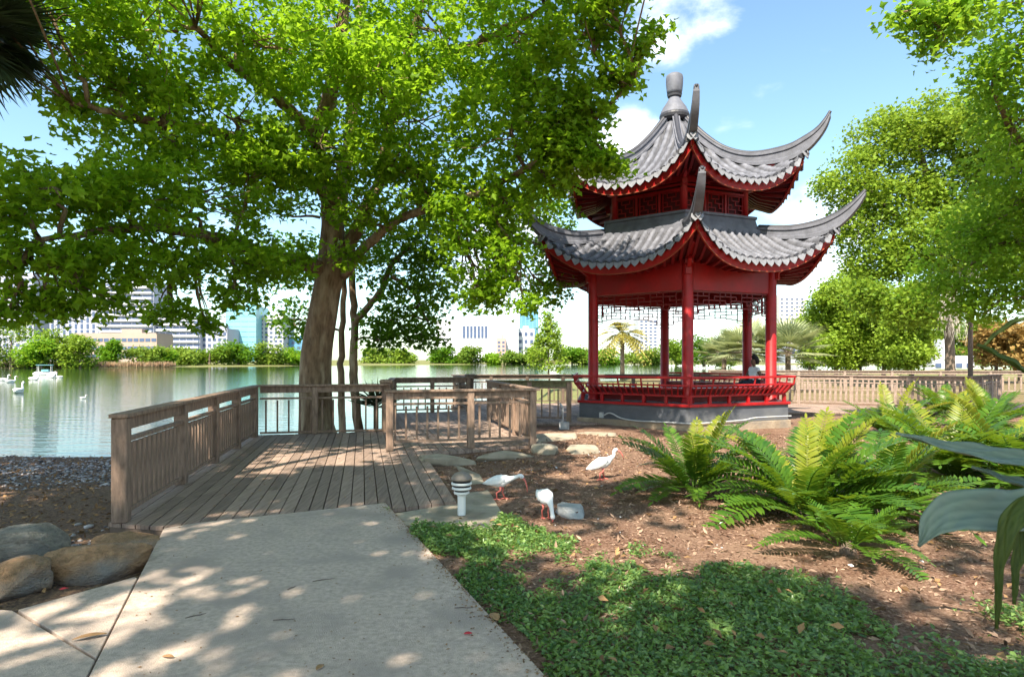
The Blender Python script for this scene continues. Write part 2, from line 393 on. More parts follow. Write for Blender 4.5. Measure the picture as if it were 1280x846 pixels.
F=np.stack([a,a+1,a+1+nx,a+nx],1)
def ground_material():
    m,nt,out=_new('ground_soil'); N=nt.nodes; L=nt.links
    b=N.new('ShaderNodeBsdfPrincipled'); b.inputs['Roughness'].default_value=.95; b.inputs['Specular IOR Level'].default_value=.1
    pos=N.new('ShaderNodeNewGeometry').outputs['Position']
    def noise(scale,detail=6):
        n=N.new('ShaderNodeTexNoise'); n.inputs['Scale'].default_value=scale; n.inputs['Detail'].default_value=detail; n.inputs['Roughness'].default_value=.7; L.new(pos,n.inputs['Vector']); return n.outputs['Fac']
    def ramp(f,c):
        r=N.new('ShaderNodeValToRGB'); e=r.color_ramp.elements
        e[0].position=c[0][0]; e[0].color=c[0][1]+(1,); e[1].position=c[-1][0]; e[1].color=c[-1][1]+(1,)
        for p,cc in c[1:-1]:
            q=e.new(p); q.color=cc+(1,)
        L.new(f,r.inputs['Fac']); return r.outputs['Color']
    mulch=ramp(noise(38),[(.3,(.04,.02,.013)),(.5,(.16,.088,.06)),(.68,(.33,.225,.17))])
    sand=ramp(noise(1.3),[(.42,(.0,.0,.0)),(.68,(1,1,1))])
    mx0=N.new('ShaderNodeMixRGB'); mx0.inputs['Color2'].default_value=(.36,.245,.17,1)
    mm=N.new('ShaderNodeMath'); mm.operation='MULTIPLY'; mm.inputs[1].default_value=.45; L.new(sand,mm.inputs[0])
    L.new(mm.outputs[0],mx0.inputs['Fac']); L.new(mulch,mx0.inputs['Color1'])
    beach=ramp(noise(30),[(.3,(.035,.025,.022)),(.5,(.15,.10,.075)),(.64,(.30,.19,.11)),(.75,(.40,.36,.34))])
    grass=ramp(noise(6),[(.3,(.08,.13,.03)),(.7,(.26,.27,.10))])
    at1=N.new('ShaderNodeAttribute'); at1.attribute_name='beach'; at2=N.new('ShaderNodeAttribute'); at2.attribute_name='grass'
    m1=N.new('ShaderNodeMixRGB'); L.new(at1.outputs['Fac'],m1.inputs['Fac']); L.new(mx0.outputs[0],m1.inputs['Color1']); L.new(beach,m1.inputs['Color2'])
    m2=N.new('ShaderNodeMixRGB'); L.new(at2.outputs['Fac'],m2.inputs['Fac']); L.new(m1.outputs[0],m2.inputs['Color1']); L.new(grass,m2.inputs['Color2'])
    L.new(m2.outputs[0],b.inputs['Base Color'])
    bp=N.new('ShaderNodeBump'); bp.inputs['Strength'].default_value=.6; bp.inputs['Distance'].default_value=.03; L.new(noise(45),bp.inputs['Height']); L.new(bp.outputs[0],b.inputs['Normal'])
    L.new(b.outputs[0],out.inputs['Surface']); return m
g=fast_mesh('ground',V,F,ground_material(),smooth=True); tag(g,kind='structure')
bm_=(np.clip((-1.8-GX)/.8,0,1)*np.clip((17-GY)/2,0,1)).ravel()
gm_=np.clip(np.maximum(np.clip((GY-24)/4,0,1),0)+0*GX,0,1).ravel()*.75
gm_=np.where((GX.ravel()>9)&(GY.ravel()>20)&(GY.ravel()<60),gm_*.45,gm_)
for nme,arr in(('beach',bm_),('grass',gm_)):
    at_=g.data.attributes.new(nme,'FLOAT','POINT'); at_.data.foreach_set('value',arr.astype(np.float32))

# lake
def lake_material():
    m,nt,out=_new('lake_water'); N=nt.nodes; L=nt.links
    b=N.new('ShaderNodeBsdfPrincipled'); b.inputs['Base Color'].default_value=(.02,.045,.014,1); b.inputs['Roughness'].default_value=.05; b.inputs['IOR'].default_value=1.33; b.inputs['Specular IOR Level'].default_value=.5
    pos=N.new('ShaderNodeNewGeometry').outputs['Position']
    mp=N.new('ShaderNodeMapping'); mp.inputs['Scale'].default_value=(.55,1.6,1); L.new(pos,mp.inputs['Vector'])
    n=N.new('ShaderNodeTexNoise'); n.inputs['Scale'].default_value=1.4; n.inputs['Detail'].default_value=4; L.new(mp.outputs[0],n.inputs['Vector'])
    bp=N.new('ShaderNodeBump'); bp.inputs['Strength'].default_value=.32; bp.inputs['Distance'].default_value=.05; L.new(n.outputs['Fac'],bp.inputs['Height']); L.new(bp.outputs[0],b.inputs['Normal'])
    L.new(b.outputs[0],out.inputs['Surface']); return m
mb=MB(); mb.add([(-3000,8,LAKE),(600,8,LAKE),(600,420,LAKE),(-3000,420,LAKE)],[(0,1,2,3)])
tag(mb.build('lake',lake_material()),kind='structure')

# ------------------------------------------------------------ concrete path
MT['path']=material('path_concrete',(.52,.415,.345),.88,.26,22,(1,1,1),.5,150,.15,second=(.40,.325,.28),sscale=1.7,world=True)
gap=.008
dl=Vector((LEFT_B[0]-LEFT_A[0],LEFT_B[1]-LEFT_A[1])).normalized()
lb=(LEFT_A[0]+dl.x*12,LEFT_A[1]+dl.y*12); rb=(RIGHT_A[0]+(RIGHT_B[0]-RIGHT_A[0])*3,RIGHT_A[1]+(RIGHT_B[1]-RIGHT_A[1])*3)
MAIN=[LEFT_A,(-3.1,6.32),(-2.4,6.68),RIGHT_A,RIGHT_B,rb,lb]
mb=MB(); mb.prism(MAIN,-.14,0); tag(mb.build('path',MT['path'],bevel=.008),kind='structure')
def on_left(t): return (LEFT_A[0]+dl.x*t-.012,LEFT_A[1]+dl.y*t)
mb=MB(); mb.prism([(-3.18,4.12),(-2.80,4.74),on_left(1.36+.12),on_left(2.86)],-.14,-.004); tag(mb.build('path',MT['path'],bevel=.006),kind='structure')
mb=MB(); mb.prism([(-3.205,4.105),on_left(2.89),on_left(11),(-9,-6),(-9,3.2),(-5,4.3)],-.14,-.002); tag(mb.build('path',MT['path'],bevel=.006),kind='structure')

# ------------------------------------------------------------ boardwalk
DECK=[(-3.98,6.3),(-5.6,13.62),(-2.9,14.38),(-3.72,19.4),(-1.38,20.1),(-2.25,23.45),(9,24.6),(15.1,21.1),(18.4,24.1),(20,22.4),(15.3,19.6),(8.2,19.6),(4.6,18),(2.0,16.15),(-.38,16.2),(.62,12.12),(-1.52,10.86),(-.62,7.26),(-1.33,6.87),(-1.40,7.2),(-2.4,6.70),(-3.1,6.34),(-3.3,6.14)]
def strips(poly,ang_dir,width,gap,z0,z1,mb):
    d=Vector(ang_dir).normalized(); c=Vector((d.y,-d.x))
    P=[(Vector(p).dot(c),Vector(p).dot(d)) for p in poly]; n=len(P)
    lo=min(p[0] for p in P); hi=max(p[0] for p in P)
    def cross(wv):
        out=[]
        for k in range(n):
            (a0,b0),(a1,b1)=P[k],P[(k+1)%n]
            if (a0>wv)!=(a1>wv): out.append(b0+(b1-b0)*(wv-a0)/(a1-a0))
        return sorted(out)
    wv=lo; k=0
    while wv<hi-.02:
        w0,w1=wv+gap/2,min(wv+width-gap/2,hi-.001)
        q0,q1=cross(w0),cross(w1)
        if len(q0)!=len(q1):
            q=cross((w0+w1)/2); q0=q1=q
        for s in range(0,len(q0)-1,2):
            # butt joints
            a0,a1,b0,b1=q0[s],q1[s],q0[s+1],q1[s+1]
            cuts=[0]; L_=min(b0-a0,b1-a1)
            x=random.uniform(1.2,3.6)
            while x<L_-.8: cuts.append(x); x+=3.6
            for ci,cs in enumerate(cuts):
                e=cuts[ci+1]-.006 if ci+1<len(cuts) else None
                A0,A1=a0+cs,a1+cs; B0,B1=(b0,b1) if e is None else (a0+e,a1+e)
                zz=z1+random.uniform(-.002,.002)
                pts=[c*w0+d*A0,c*w1+d*A1,c*w1+d*B1,c*w0+d*B0]
                mb.prism([(p.x,p.y) for p in pts],z0,zz)
        wv+=width; k+=1
def plank_material():
    m,nt,out=_new('deck_planks'); N=nt.nodes; L=nt.links
    b=N.new('ShaderNodeBsdfPrincipled'); b.inputs['Roughness'].default_value=.82; b.inputs['Specular IOR Level'].default_value=.2
    g_=N.new('ShaderNodeNewGeometry'); mp=N.new('ShaderNodeMapping'); mp.inputs['Rotation'].default_value=(0,0,-R_(13)); mp.inputs['Scale'].default_value=(14,.7,1)
    L.new(g_.outputs['Position'],mp.inputs['Vector'])
    n=N.new('ShaderNodeTexNoise'); n.inputs['Scale'].default_value=2.2; n.inputs['Detail'].default_value=7; n.inputs['Roughness'].default_value=.7; L.new(mp.outputs[0],n.inputs['Vector'])
    r=N.new('ShaderNodeValToRGB'); e=r.color_ramp.elements; e[0].position=.28; e[0].color=(.16,.11,.085,1); e[1].position=.72; e[1].color=(.42,.31,.25,1)
    L.new(n.outputs['Fac'],r.inputs['Fac'])
    mr=N.new('ShaderNodeMapRange'); mr.inputs['To Min'].default_value=.72; mr.inputs['To Max'].default_value=1.2; L.new(g_.outputs['Random Per Island'],mr.inputs['Value'])
    mu=N.new('ShaderNodeMixRGB'); mu.blend_type='MULTIPLY'; mu.inputs['Fac'].default_value=1; L.new(r.outputs['Color'],mu.inputs['Color1']); L.new(mr.outputs[0],mu.inputs['Color2'])
    L.new(mu.outputs[0],b.inputs['Base Color'])
    bp=N.new('ShaderNodeBump'); bp.inputs['Strength'].default_value=.3; bp.inputs['Distance'].default_value=.02; L.new(n.outputs['Fac'],bp.inputs['Height']); L.new(bp.outputs[0],b.inputs['Normal'])
    L.new(b.outputs[0],out.inputs['Surface']); return m
MT['plank']=plank_material()
def offset_poly(poly, d):
    out=[];n=len(poly)
    a=sum(poly[i][0]*poly[(i+1)%n][1]-poly[(i+1)%n][0]*poly[i][1] for i in range(n)); sg=1 if a>0 else -1
    for i in range(n):
        p0,p1,p2=Vector(poly[i-1]),Vector(poly[i]),Vector(poly[(i+1)%n])
        e1=(p1-p0).normalized();e2=(p2-p1).normalized()
        n1=Vector((-e1.y,e1.x))*sg;n2=Vector((-e2.y,e2.x))*sg; k=(n1+n2); k=k/max(.35,k.dot(n1)) if k.length>1e-6 else n1
        out.append(tuple(p1+k*d))
    return out
mb=MB(); strips(DECK,(-.228,.974),.145,.012,-.04,0,mb)
deck=mb.build('boardwalk',MT['plank']); tag(deck,kind='structure')
# fascia boards and piles carry the planks
mb=MB(); inner=offset_poly(DECK,.03)
for k in range(len(inner)):
    p,q=inner[k],inner[(k+1)%len(inner)]
    mb.beam((p[0],p[1],-.135),(q[0],q[1],-.135),.05,.18)
for px_,py_ in[(-5.5,13.5),(-4.2,13.85),(-3,14.3),(-3.6,19.2),(-2.5,19.6),(-1.5,20),(-2.1,23.3),(1.5,23.7),(5,24),(.5,12.2),(-.3,16.1),(1.6,16.1)]:
    mb.beam((px_,py_,-1.9),(px_,py_,-.23),.14,.14,Vector((1,0,0)))
tag(mb.build('boardwalk_frame',MT['wood_dark']),kind='structure')

# ------------------------------------------------------------ railings
def box_mesh(name,d,mat,bevel=.004):
    bm=bmesh.new(); bmesh.ops.create_cube(bm,size=1); bmesh.ops.scale(bm,vec=d,verts=bm.verts)
    bmesh.ops.bevel(bm,geom=list(bm.edges),offset=bevel,segments=1,affect='EDGES')
    me=bpy.data.meshes.new(name); bm.to_mesh(me); bm.free(); me.materials.append(mat); return me
def railing(p0,p1,posts,label,mats=('wood','wood'),baluster=(.035,.035),spacing=.19,sub=.78,low=.09,postw=.12,gapped=True,top_h=.13,group='timber railings of the boardwalk',end_cap=False):
    p0=Vector((p0[0],p0[1],0));p1=Vector((p1[0],p1[1],0)); d=p1-p0; Ln=d.length; a=math.atan2(d.y,d.x)
    root=thing('wooden_railing',p0,label,'railing',group,a)
    w,wt=MT[mats[0]],MT[mats[1]]
    mb=MB(); mb.box((Ln/2,0,1.052),(Ln+.18,.17,.04)); mb.box((Ln/2,0,1.03-top_h/2),(Ln,.045,top_h)); mb.build('top_rail',wt,root,world=False,bevel=.006)
    mb=MB(); mb.box((Ln/2,0,sub+.02),(Ln,.075,.04)); mb.build('middle_rail',w,root,world=False,bevel=.004)
    mb=MB(); mb.box((Ln/2,0,low),(Ln,.075,.04)); mb.build('bottom_rail',w,root,world=False,bevel=.004)
    me=box_mesh('post',(postw,postw,1.03),w,.008)
    for f in posts: place(me,'post',root,(f*Ln,.0,.515))
    if end_cap:
        for f in end_cap:
            mc=box_mesh('post_cap',(postw*1.6,postw*1.5,.09),wt,.025); place(mc,'post_cap',root,(f*Ln,0,1.115))
    mbz=box_mesh('baluster',(baluster[0],baluster[1],sub-low-.04),w,.003)
    n=max(2,int(Ln/spacing))
    for k in range(n):
        x=(k+.5)/n*Ln
        if any(abs(x-f*Ln)<postw*.5+.015 for f in posts): continue
        place(mbz,'baluster',root,(x,random.uniform(-.003,.003),(sub+low)/2))
    return root
railing((-3.87,6.34),(-5.4,13.5),[0,.272,.507,.735,.972],'long weathered railing running from the concrete path to the lake along the deck',baluster=(.085,.035),spacing=.15,postw=.14)
railing((-5.36,13.62),(-2.9,14.25),[.44],'short weathered railing in front of the large tree trunk',spacing=.215,sub=.76,low=.05)
r=railing((-2.16,11.3),(.42,11.96),[0,.545,.985],'weathered railing facing the mulch bed, with thick end posts',spacing=.185,sub=.80,low=.16,postw=.125)
railing((.40,12.1),(-.6,16.85),[.33,.66],'weathered railing running back along the deck edge behind the mulch bed railing',baluster=(.085,.035),spacing=.2,sub=.78,low=.12)
railing((-.6,17),(1.52,16.62),[.0,.5,.98],'short railing with a mossy green top beside the pavilion plinth',mats=('wood','wood_moss'),spacing=.2,sub=.86,low=.1,top_h=.16)
railing((-2.84,14.42),(-3.6,19.3),[.02,.5],'weathered railing over the water behind the capped corner post',spacing=.2,end_cap=[.02],postw=.19)
railing((-3.6,19.35),(-1.3,20.0),[.02,.5,.97],'short brown railing above the open water',mats=('wood','wood'),spacing=.2)
railing((-1.3,20.1),(-2.12,23.3),[.03,.5],'dark railing seen end on at the deck corner over the lake',mats=('wood_dark','wood_dark'),spacing=.2,end_cap=[.03],postw=.2)
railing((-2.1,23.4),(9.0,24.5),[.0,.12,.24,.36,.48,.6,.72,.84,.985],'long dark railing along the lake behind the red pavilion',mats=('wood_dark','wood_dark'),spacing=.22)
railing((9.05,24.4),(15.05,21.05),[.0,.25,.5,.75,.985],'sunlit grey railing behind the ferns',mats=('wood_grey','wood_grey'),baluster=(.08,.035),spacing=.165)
railing((15.1,21.1),(18.3,24.0),[.0,.33,.66,.98],'grey railing turning away past the thin pole',mats=('wood_grey','wood_dark'),baluster=(.08,.035),spacing=.3)
railing((10.5,34),(26,31),[.0,.14,.28,.42,.56,.7,.84,.99],'distant pale railing beyond the sunlit fern railing',mats=('wood_grey','wood_grey'),baluster=(.08,.035),spacing=.26)
# ------------------------------------------------------------ pavilion
PC=Vector((4.57,18.0,0)); DEL=-7.5
pav=thing('pavilion',PC,'red two tiered hexagonal pavilion with grey upswept tiled roofs on a grey plinth','pavilion')
def hdir(deg): t=R_(deg); return Vector((math.sin(t),-math.cos(t),0))
CORN=[DEL+60*k for k in range(6)]
def hexpoly(Rr): return [tuple((hdir(a)*Rr)[:2]) for a in CORN]
def hexring(mb,R0,z0,R1,z1,cap=False):
    a=[hdir(t)*R0+Vector((0,0,z0)) for t in CORN]; b=[hdir(t)*R1+Vector((0,0,z1)) for t in CORN]
    mb.add(a+b,[(i,(i+1)%6,6+(i+1)%6,6+i) for i in range(6)])
def PB(mb,name,mat,parent=pav,**k): return mb.build(name,mat,parent,world=False,**k)
mb=MB(); mb.prism(hexpoly(3.03),.10,.49); PB(mb,'plinth',MT['plinth'],bevel=.01)
mb=MB(); mb.prism(hexpoly(3.10),-.3,.105); PB(mb,'stone_base',MT['stone'],bevel=.02)
mb=MB(); mb.prism(hexpoly(3.09),.49,.555); PB(mb,'floor_rim',MT['red'],bevel=.008)
mb=MB(); mb.prism(hexpoly(2.9),.555,.56); PB(mb,'floor',MT['plinth'])
# conduit along the plinth
def hex_edge(k,f,apo_off,z,Rr=3.03):
    p=hdir(CORN[k])*Rr; q=hdir(CORN[(k+1)%6])*Rr; n=hdir(CORN[k]+30)
    return p.lerp(q,f)+n*apo_off+Vector((0,0,z))
pts=[hex_edge(5,f,.09,z) for f,z in[(.24,.19),(.26,.20),(.3,.26),(.34,.25),(.42,.15),(.55,.11),(.7,.115),(.85,.12),(.98,.12)]]+[hex_edge(0,f,.09,z) for f,z in[(.02,.12),(.25,.13),(.5,.15),(.6,.19),(.75,.2),(1,.2)]]
mb=MB(); mb.tube([Vector(p) for p in catmull(pts,50)],.017,6); mb.box(hex_edge(5,.235,.08,.2),(.09,.09,.14),Matrix.Rotation(R_(-37),3,'Z')); PB(mb,'conduit',MT['pipe'],smooth=False)
RC=2.61
mb0=MB(); mb0.lathe([(.15,.555),(.155,.56),(.155,.60),(.137,.62),(.135,3.95),(.12,4.2)],20)
cme=None
for a in CORN:
    p=hdir(a)*RC
    if cme is None:
        o=PB(mb0,'column',MT['red'],smooth=True); cme=o.data; o.location=p
    else: place(cme,'column',pav,p)
def side_frame(k,Rr):
    p=hdir(CORN[k])*Rr;q=hdir(CORN[(k+1)%6])*Rr
    return p,q,(q-p).normalized(),hdir(CORN[k]+30),(q-p).length
# lattice helper: bars on a side plane
def bar(mb,p,t,x0,z0,x1,z1,wd=.022,dp=.03):
    a=p+t*x0+Vector((0,0,z0)); b=p+t*x1+Vector((0,0,z1))
    if abs(z1-z0)<1e-6: mb.beam(a-t*wd/2,b+t*wd/2,dp,wd)
    else: mb.beam(a,b,wd,dp,t.cross(Vector((0,0,1))))
rl=random.Random(5)
for k in range(6):
    p,q,t,n,Ln=side_frame(k,RC)
    mb=MB(); mb.beam(p+Vector((0,0,3.62)),q+Vector((0,0,3.62)),.10,.66); mb.beam(p+Vector((0,0,3.98)),q+Vector((0,0,3.98)),.15,.12); PB(mb,'beam',MT['red'],bevel=.006)
    mb=MB(); x0,x1=.12,Ln-.12; nx_=14; dx=(x1-x0)/nx_
    rows=[3.265,3.165,3.065,2.965,2.875]
    bar(mb,p,t,x0,rows[0],x1,rows[0],.03); bar(mb,p,t,x0,2.80,x0,3.27,.03); bar(mb,p,t,x1,2.80,x1,3.27,.03)
    for c in range(nx_):
        e=min(c,nx_-1-c); drop=0 if e>2 else (3-e)*.035
        xa,xb=x0+c*dx,x0+(c+1)*dx
        for ri in range(1,5):
            z=rows[ri]-(drop if ri==4 else 0)
            if (c+ri*2)%5!=0 or ri==4: bar(mb,p,t,xa,z,xb,z)
        for ri in range(4):
            if (c*3+ri*2)%4!=1: bar(mb,p,t,xb,rows[ri],xb,rows[ri+1]-(drop if ri==3 else 0))
    for s in(0,1):   # stepped bracket by the column
        xb=x0 if s==0 else x1; sg=1 if s==0 else -1
        bar(mb,p,t,xb,2.72,xb+sg*.18,2.72); bar(mb,p,t,xb+sg*.18,2.72,xb+sg*.18,2.84); bar(mb,p,t,xb,2.62,xb,2.8,.03); bar(mb,p,t,xb,2.62,xb+sg*.08,2.62)
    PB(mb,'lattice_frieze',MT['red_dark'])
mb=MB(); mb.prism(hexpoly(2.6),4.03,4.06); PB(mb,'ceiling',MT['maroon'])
# seat railing, open on the side that meets the boardwalk (far left side)
for k in range(6):
    if k==3: continue
    p,q,t,n,Ln=side_frame(k,2.93)
    Z=Vector((0,0,1))
    prof=[(0,.555),(0,.74),(.20,1.0),(.22,1.19)]
    mb=MB()
    ext=lambda off: off*math.tan(R_(30))
    for off,z,wd,h in[(.225,1.185,.05,.055),(.20,1.0,.035,.04),(0,.745,.05,.05)]:
        mb.beam(p+n*off-t*ext(off)+Z*z,q+n*off+t*ext(off)+Z*z,wd,h)
    PB(mb,'bench_rail',MT['red'],bevel=.005)
    mb=MB(); ns=20
    for c in range(ns+1):
        f=c/ns; x=f*Ln
        e=lambda off: p+t*(x+(f*2-1)*ext(off))+n*off
        mb.beam(e(0)+Z*.745,e(.20)+Z*1.0,.028,.028,t)
        if c%4==0 : mb.beam(e(.20)+Z*1.0,e(.225)+Z*1.18,.03,.03,t)
    PB(mb,'bench_slats',MT['red'])
    for c in range(6):
        mb=MB(); f=c/5; b=p+t*(f*Ln); mb.beam(b+Z*.555,b+Z*.745,.07,.07,t); PB(mb,'bench_foot',MT['red'])
    mb=MB(); o=-.25; mb.beam(p+n*o+t*.2+Z*.9,q+n*o-t*.2+Z*.9,.36,.05); mb.beam(p+n*(o-.12)+t*.22+Z*.72,q+n*(o-.12)-t*.22+Z*.72,.04,.3); PB(mb,'bench_seat',MT['red_dark'],bevel=.006)

# roofs
class Roof:
    def __init__(s, corner, mid, pitch, w=2.6):
        s.cp=np.array(catmull(corner,120)); s.mp=np.array(catmull(mid,120)); s.pitch=pitch; s.w=w
    def cr(s,v): u=np.clip(v,0,1)*119; return np.interp(u,range(120),s.cp[:,0]),np.interp(u,range(120),s.cp[:,1])
    def mr(s,v): u=np.clip(v,0,1)*119; return np.interp(u,range(120),s.mp[:,0]),np.interp(u,range(120),s.mp[:,1])
    def pt(s,t,v):
        rc,zc=s.cr(v); rm,zm=s.mr(v); hw=rc*.5; nc=rc*math.cos(R_(30))
        w=np.minimum(1,np.abs(t)/np.maximum(hw,1e-6))**s.w
        return rm+(nc-rm)*w, zm+(zc-zm)*w
    def vstart(s,t):
        vs=np.linspace(0,1,240); hw=s.cr(vs)[0]*.5
        k=np.argmax(hw>=abs(t)) if (hw>=abs(t)).any() else len(vs)-1
        return vs[k]
    def eave_hw(s): return s.cr(1)[0]*.5
def build_roof(root,R,wall_n,wall_z,ridge_pts,nraf):
    half=R.eave_hw(); nrow=int(round(2*half/R.pitch)); pitch=2*half/nrow; S=10; NV=46
    ts=np.linspace(-half,half,nrow*S+1)
    Vl=np.zeros((len(ts),NV+1,3)); pan_shd=np.zeros((len(ts),NV+1))
    for i,t in enumerate(ts):
        tt=min(abs(t),half*.9995)*(1 if t>=0 else -1); v0=R.vstart(tt); vv=v0+(1-v0)*np.linspace(0,1,NV+1)
        n,z=R.pt(tt,vv)
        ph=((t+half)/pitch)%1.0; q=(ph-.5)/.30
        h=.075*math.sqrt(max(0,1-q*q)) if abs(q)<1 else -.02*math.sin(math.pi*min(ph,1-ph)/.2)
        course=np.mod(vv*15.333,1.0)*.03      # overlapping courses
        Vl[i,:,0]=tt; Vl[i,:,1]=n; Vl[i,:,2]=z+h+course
        pan_shd[i]=np.clip((.85 if abs(q)>.95 else 0)+.55*(np.mod(vv*15.333,1.0)<.2)*(.5+.5*math.sin(i*1.7)),0,1)*rng.uniform(.6,1,NV+1)  # pans darkened to paint shade between ribs, plus dark course joints
    idx=np.arange(len(ts)*(NV+1)).reshape(len(ts),NV+1)
    F=np.stack([idx[:-1,:-1].ravel(),idx[1:,:-1].ravel(),idx[1:,1:].ravel(),idx[:-1,1:].ravel()],1)
    for k in range(6):
        nd=hdir(CORN[k]+30); td=(hdir(CORN[(k+1)%6])-hdir(CORN[k])).normalized()
        def wp(t,n,z): return td*t+nd*n+Vector((0,0,z))
        Vw=Vl[:,:,0:1]*np.array(td)+Vl[:,:,1:2]*np.array(nd)+Vl[:,:,2:3]*np.array((0,0,1))
        ts_o=fast_mesh('tiled_slope',Vw.reshape(-1,3),F,MT['tile_rows'],root,world=False); da=ts_o.data.attributes.new('pan_shade_joints','FLOAT','POINT'); da.data.foreach_set('value',pan_shd.ravel().astype(np.float32))
        # drip tiles
        mb=MB()
        for r in range(nrow+1):
            t=-half+r*pitch; tc=max(-half*.985,min(half*.985,t)); n,z=R.pt(tc,1.0); n2,z2=R.pt(max(-half,min(half,tc+.02)),1.0)
            slope=(z2-z)/.02 if abs(tc)<half*.97 else 0
            out=[(-.105,.035),(-.11,-.03),(-.075,-.085),(0,-.15),(.075,-.085),(.11,-.03),(.105,.035),(0,.0)]
            f=[];b_=[]
            for x,y in out:
                f.append(wp(tc+x,float(n)+.035-y*.25*1,float(z)+y+slope*x)); b_.append(wp(tc+x,float(n)+.01-y*.25,float(z)+y+slope*x))
            m=len(out); mb.add(f+b_,[tuple(range(m)),tuple(range(2*m-1,m-1,-1))]+[((i+1)%m,i,m+i,m+(i+1)%m) for i in range(m)])
        mb.m=1
        for r in range(nrow):
            t=-half+(r+.5)*pitch; n,z=R.pt(t,1.0); c=wp(t,float(n)+.02,float(z)+.015)
            a=[c+td*math.cos(q)*.075+Vector((0,0,math.sin(q)*.065)) for q in np.linspace(0,2*math.pi,11)[:-1]]; b_=[x-nd*.06 for x in a]
            mb.add(a+b_,[tuple(range(10)),tuple(range(19,9,-1))]+[((i+1)%10,i,10+i,10+(i+1)%10) for i in range(10)])
        PB(mb,'drip_tiles',[MT['tile_edge'],MT['ridge_dark']],root)
        # eave board, trim, soffit, rafters
        tt=np.linspace(-half,half,41); n,z=R.pt(tt*.999,np.ones(41))
        mb=MB(); mt=MB()
        for i in range(40):
            A=[];
            for j in(i,i+1):
                e=1.0; A+= [wp(tt[j],n[j]-.05,z[j]-.05),wp(tt[j],n[j]-.075,z[j]-.25),wp(tt[j],n[j]-.12,z[j]-.25),wp(tt[j],n[j]-.11,z[j]-.05)]
            mb.add(A,[(0,1,5,4),(1,2,6,5),(2,3,7,6),(3,0,4,7)])
            B=[]
            for j in(i,i+1): B+=[wp(tt[j],n[j]-.055,z[j]-.235),wp(tt[j],n[j]-.055,z[j]-.258),wp(tt[j],n[j]-.09,z[j]-.258),wp(tt[j],n[j]-.09,z[j]-.235)]
            mt.add(B,[(0,1,5,4),(1,2,6,5),(2,3,7,6),(3,0,4,7)])
        eb=PB(mb,'eave_board',MT['red'],root); 
        PB(mt,'trim',MT['gold'],eb)
        hwall=wall_n*math.tan(R_(30))
        mb=MB(); g=[]
        for i in range(41):
            f=tt[i]/half
            for s in range(7):
                u=s/6; tx=tt[i]*(1-u)+f*hwall*u; nn=(n[i]-.10)*(1-u)+wall_n*u; zz=(z[i]-.16)*(1-u)+wall_z*u-.10*math.sin(math.pi*u)
                g.append(wp(tx,nn,zz))
        mb.add(g,[(i*7+s,i*7+s+1,(i+1)*7+s+1,(i+1)*7+s) for i in range(40) for s in range(6)])
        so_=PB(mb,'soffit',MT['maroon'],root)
        mb=MB()
        for r in range(nraf):
            f=-1+2*(r+.5)/nraf; tq=f*half*.97; ne,ze=R.pt(tq,1.0)
            a=[];
            for u in(0,.5,1): a.append(wp(tq*(1-u)+f*hwall*u,(float(ne)-.12)*(1-u)+(wall_n)*u,(float(ze)-.20)*(1-u)+(wall_z-.04)*u-.10*math.sin(math.pi*u)))
            mb.beam(a[0],a[1],.065,.075); mb.beam(a[1],a[2],.065,.075)
        PB(mb,'rafters',MT['red_dark'],so_)
    # hip ridges ending in horns
    rp=catmull(ridge_pts,44)
    for k in range(6):
        d=hdir(CORN[k]); td=Vector((-d.y,d.x,0)); mb=MB(); vs=[]
        m=len(rp)
        for i,(r,zb,zt,wd) in enumerate(rp):
            wd=max(wd,.03); bw=wd*1.15; h=zt-zb
            for (x,zz) in((-bw/2,zb),(-bw/2,zb+h*.25),(-wd*.33,zb+h*.32),(-wd*.33,zb+h*.72),(-wd/2,zb+h*.78),(-wd/2,zt),(wd/2,zt),(wd/2,zb+h*.78),(wd*.33,zb+h*.72),(wd*.33,zb+h*.32),(bw/2,zb+h*.25),(bw/2,zb)):
                vs.append(d*r+td*x+Vector((0,0,zz)))
        q=12
        fs=[(i*q+j,i*q+(j+1)%q,(i+1)*q+(j+1)%q,(i+1)*q+j) for i in range(m-1) for j in range(q)]+[tuple(range(q-1,-1,-1)),tuple((m-1)*q+j for j in range(q))]
        mb.add(vs,fs); rd=PB(mb,'hip_ridge',MT['ridge'],root)
        mb=MB(); mb.tube([d*r+Vector((0,0,zt+.012)) for r,zb,zt,wd in rp],[max(.018,wd*.33) for r,zb,zt,wd in rp],8); PB(mb,'ridge_cap',MT['ridge_dark'],rd,smooth=True)
    return
low=bpy.data.objects.new('lower_roof',None); COL.objects.link(low); low.parent=pav
upp=bpy.data.objects.new('upper_roof',None); COL.objects.link(upp); upp.parent=pav
RL=Roof([(2.3,4.80),(2.8,4.68),(3.3,4.60),(3.74,4.62),(4.15,4.80)],[(2.04,4.86),(2.45,4.45),(2.85,4.15),(3.3,3.93)],.235)
RU=Roof([(.3,8.2),(.85,7.5),(1.45,6.98),(2.15,6.68),(2.85,6.60),(3.45,6.78)],[(.26,8.2),(.72,7.45),(1.25,6.85),(1.85,6.38),(2.4,6.10),(2.78,5.97)],.225)
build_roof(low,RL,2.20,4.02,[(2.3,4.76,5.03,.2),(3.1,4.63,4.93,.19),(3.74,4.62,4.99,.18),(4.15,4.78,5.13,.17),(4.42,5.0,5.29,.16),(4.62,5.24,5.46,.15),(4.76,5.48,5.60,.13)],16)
build_roof(upp,RU,1.72,6.32,[(.28,8.15,8.42,.2),(.85,7.47,7.75,.19),(1.45,6.97,7.25,.18),(2.15,6.66,6.98,.18),(2.97,6.6,6.98,.17),(3.45,6.77,7.14,.16),(3.72,7.0,7.29,.15),(3.9,7.25,7.48,.14),(4.0,7.5,7.64,.12)],14)
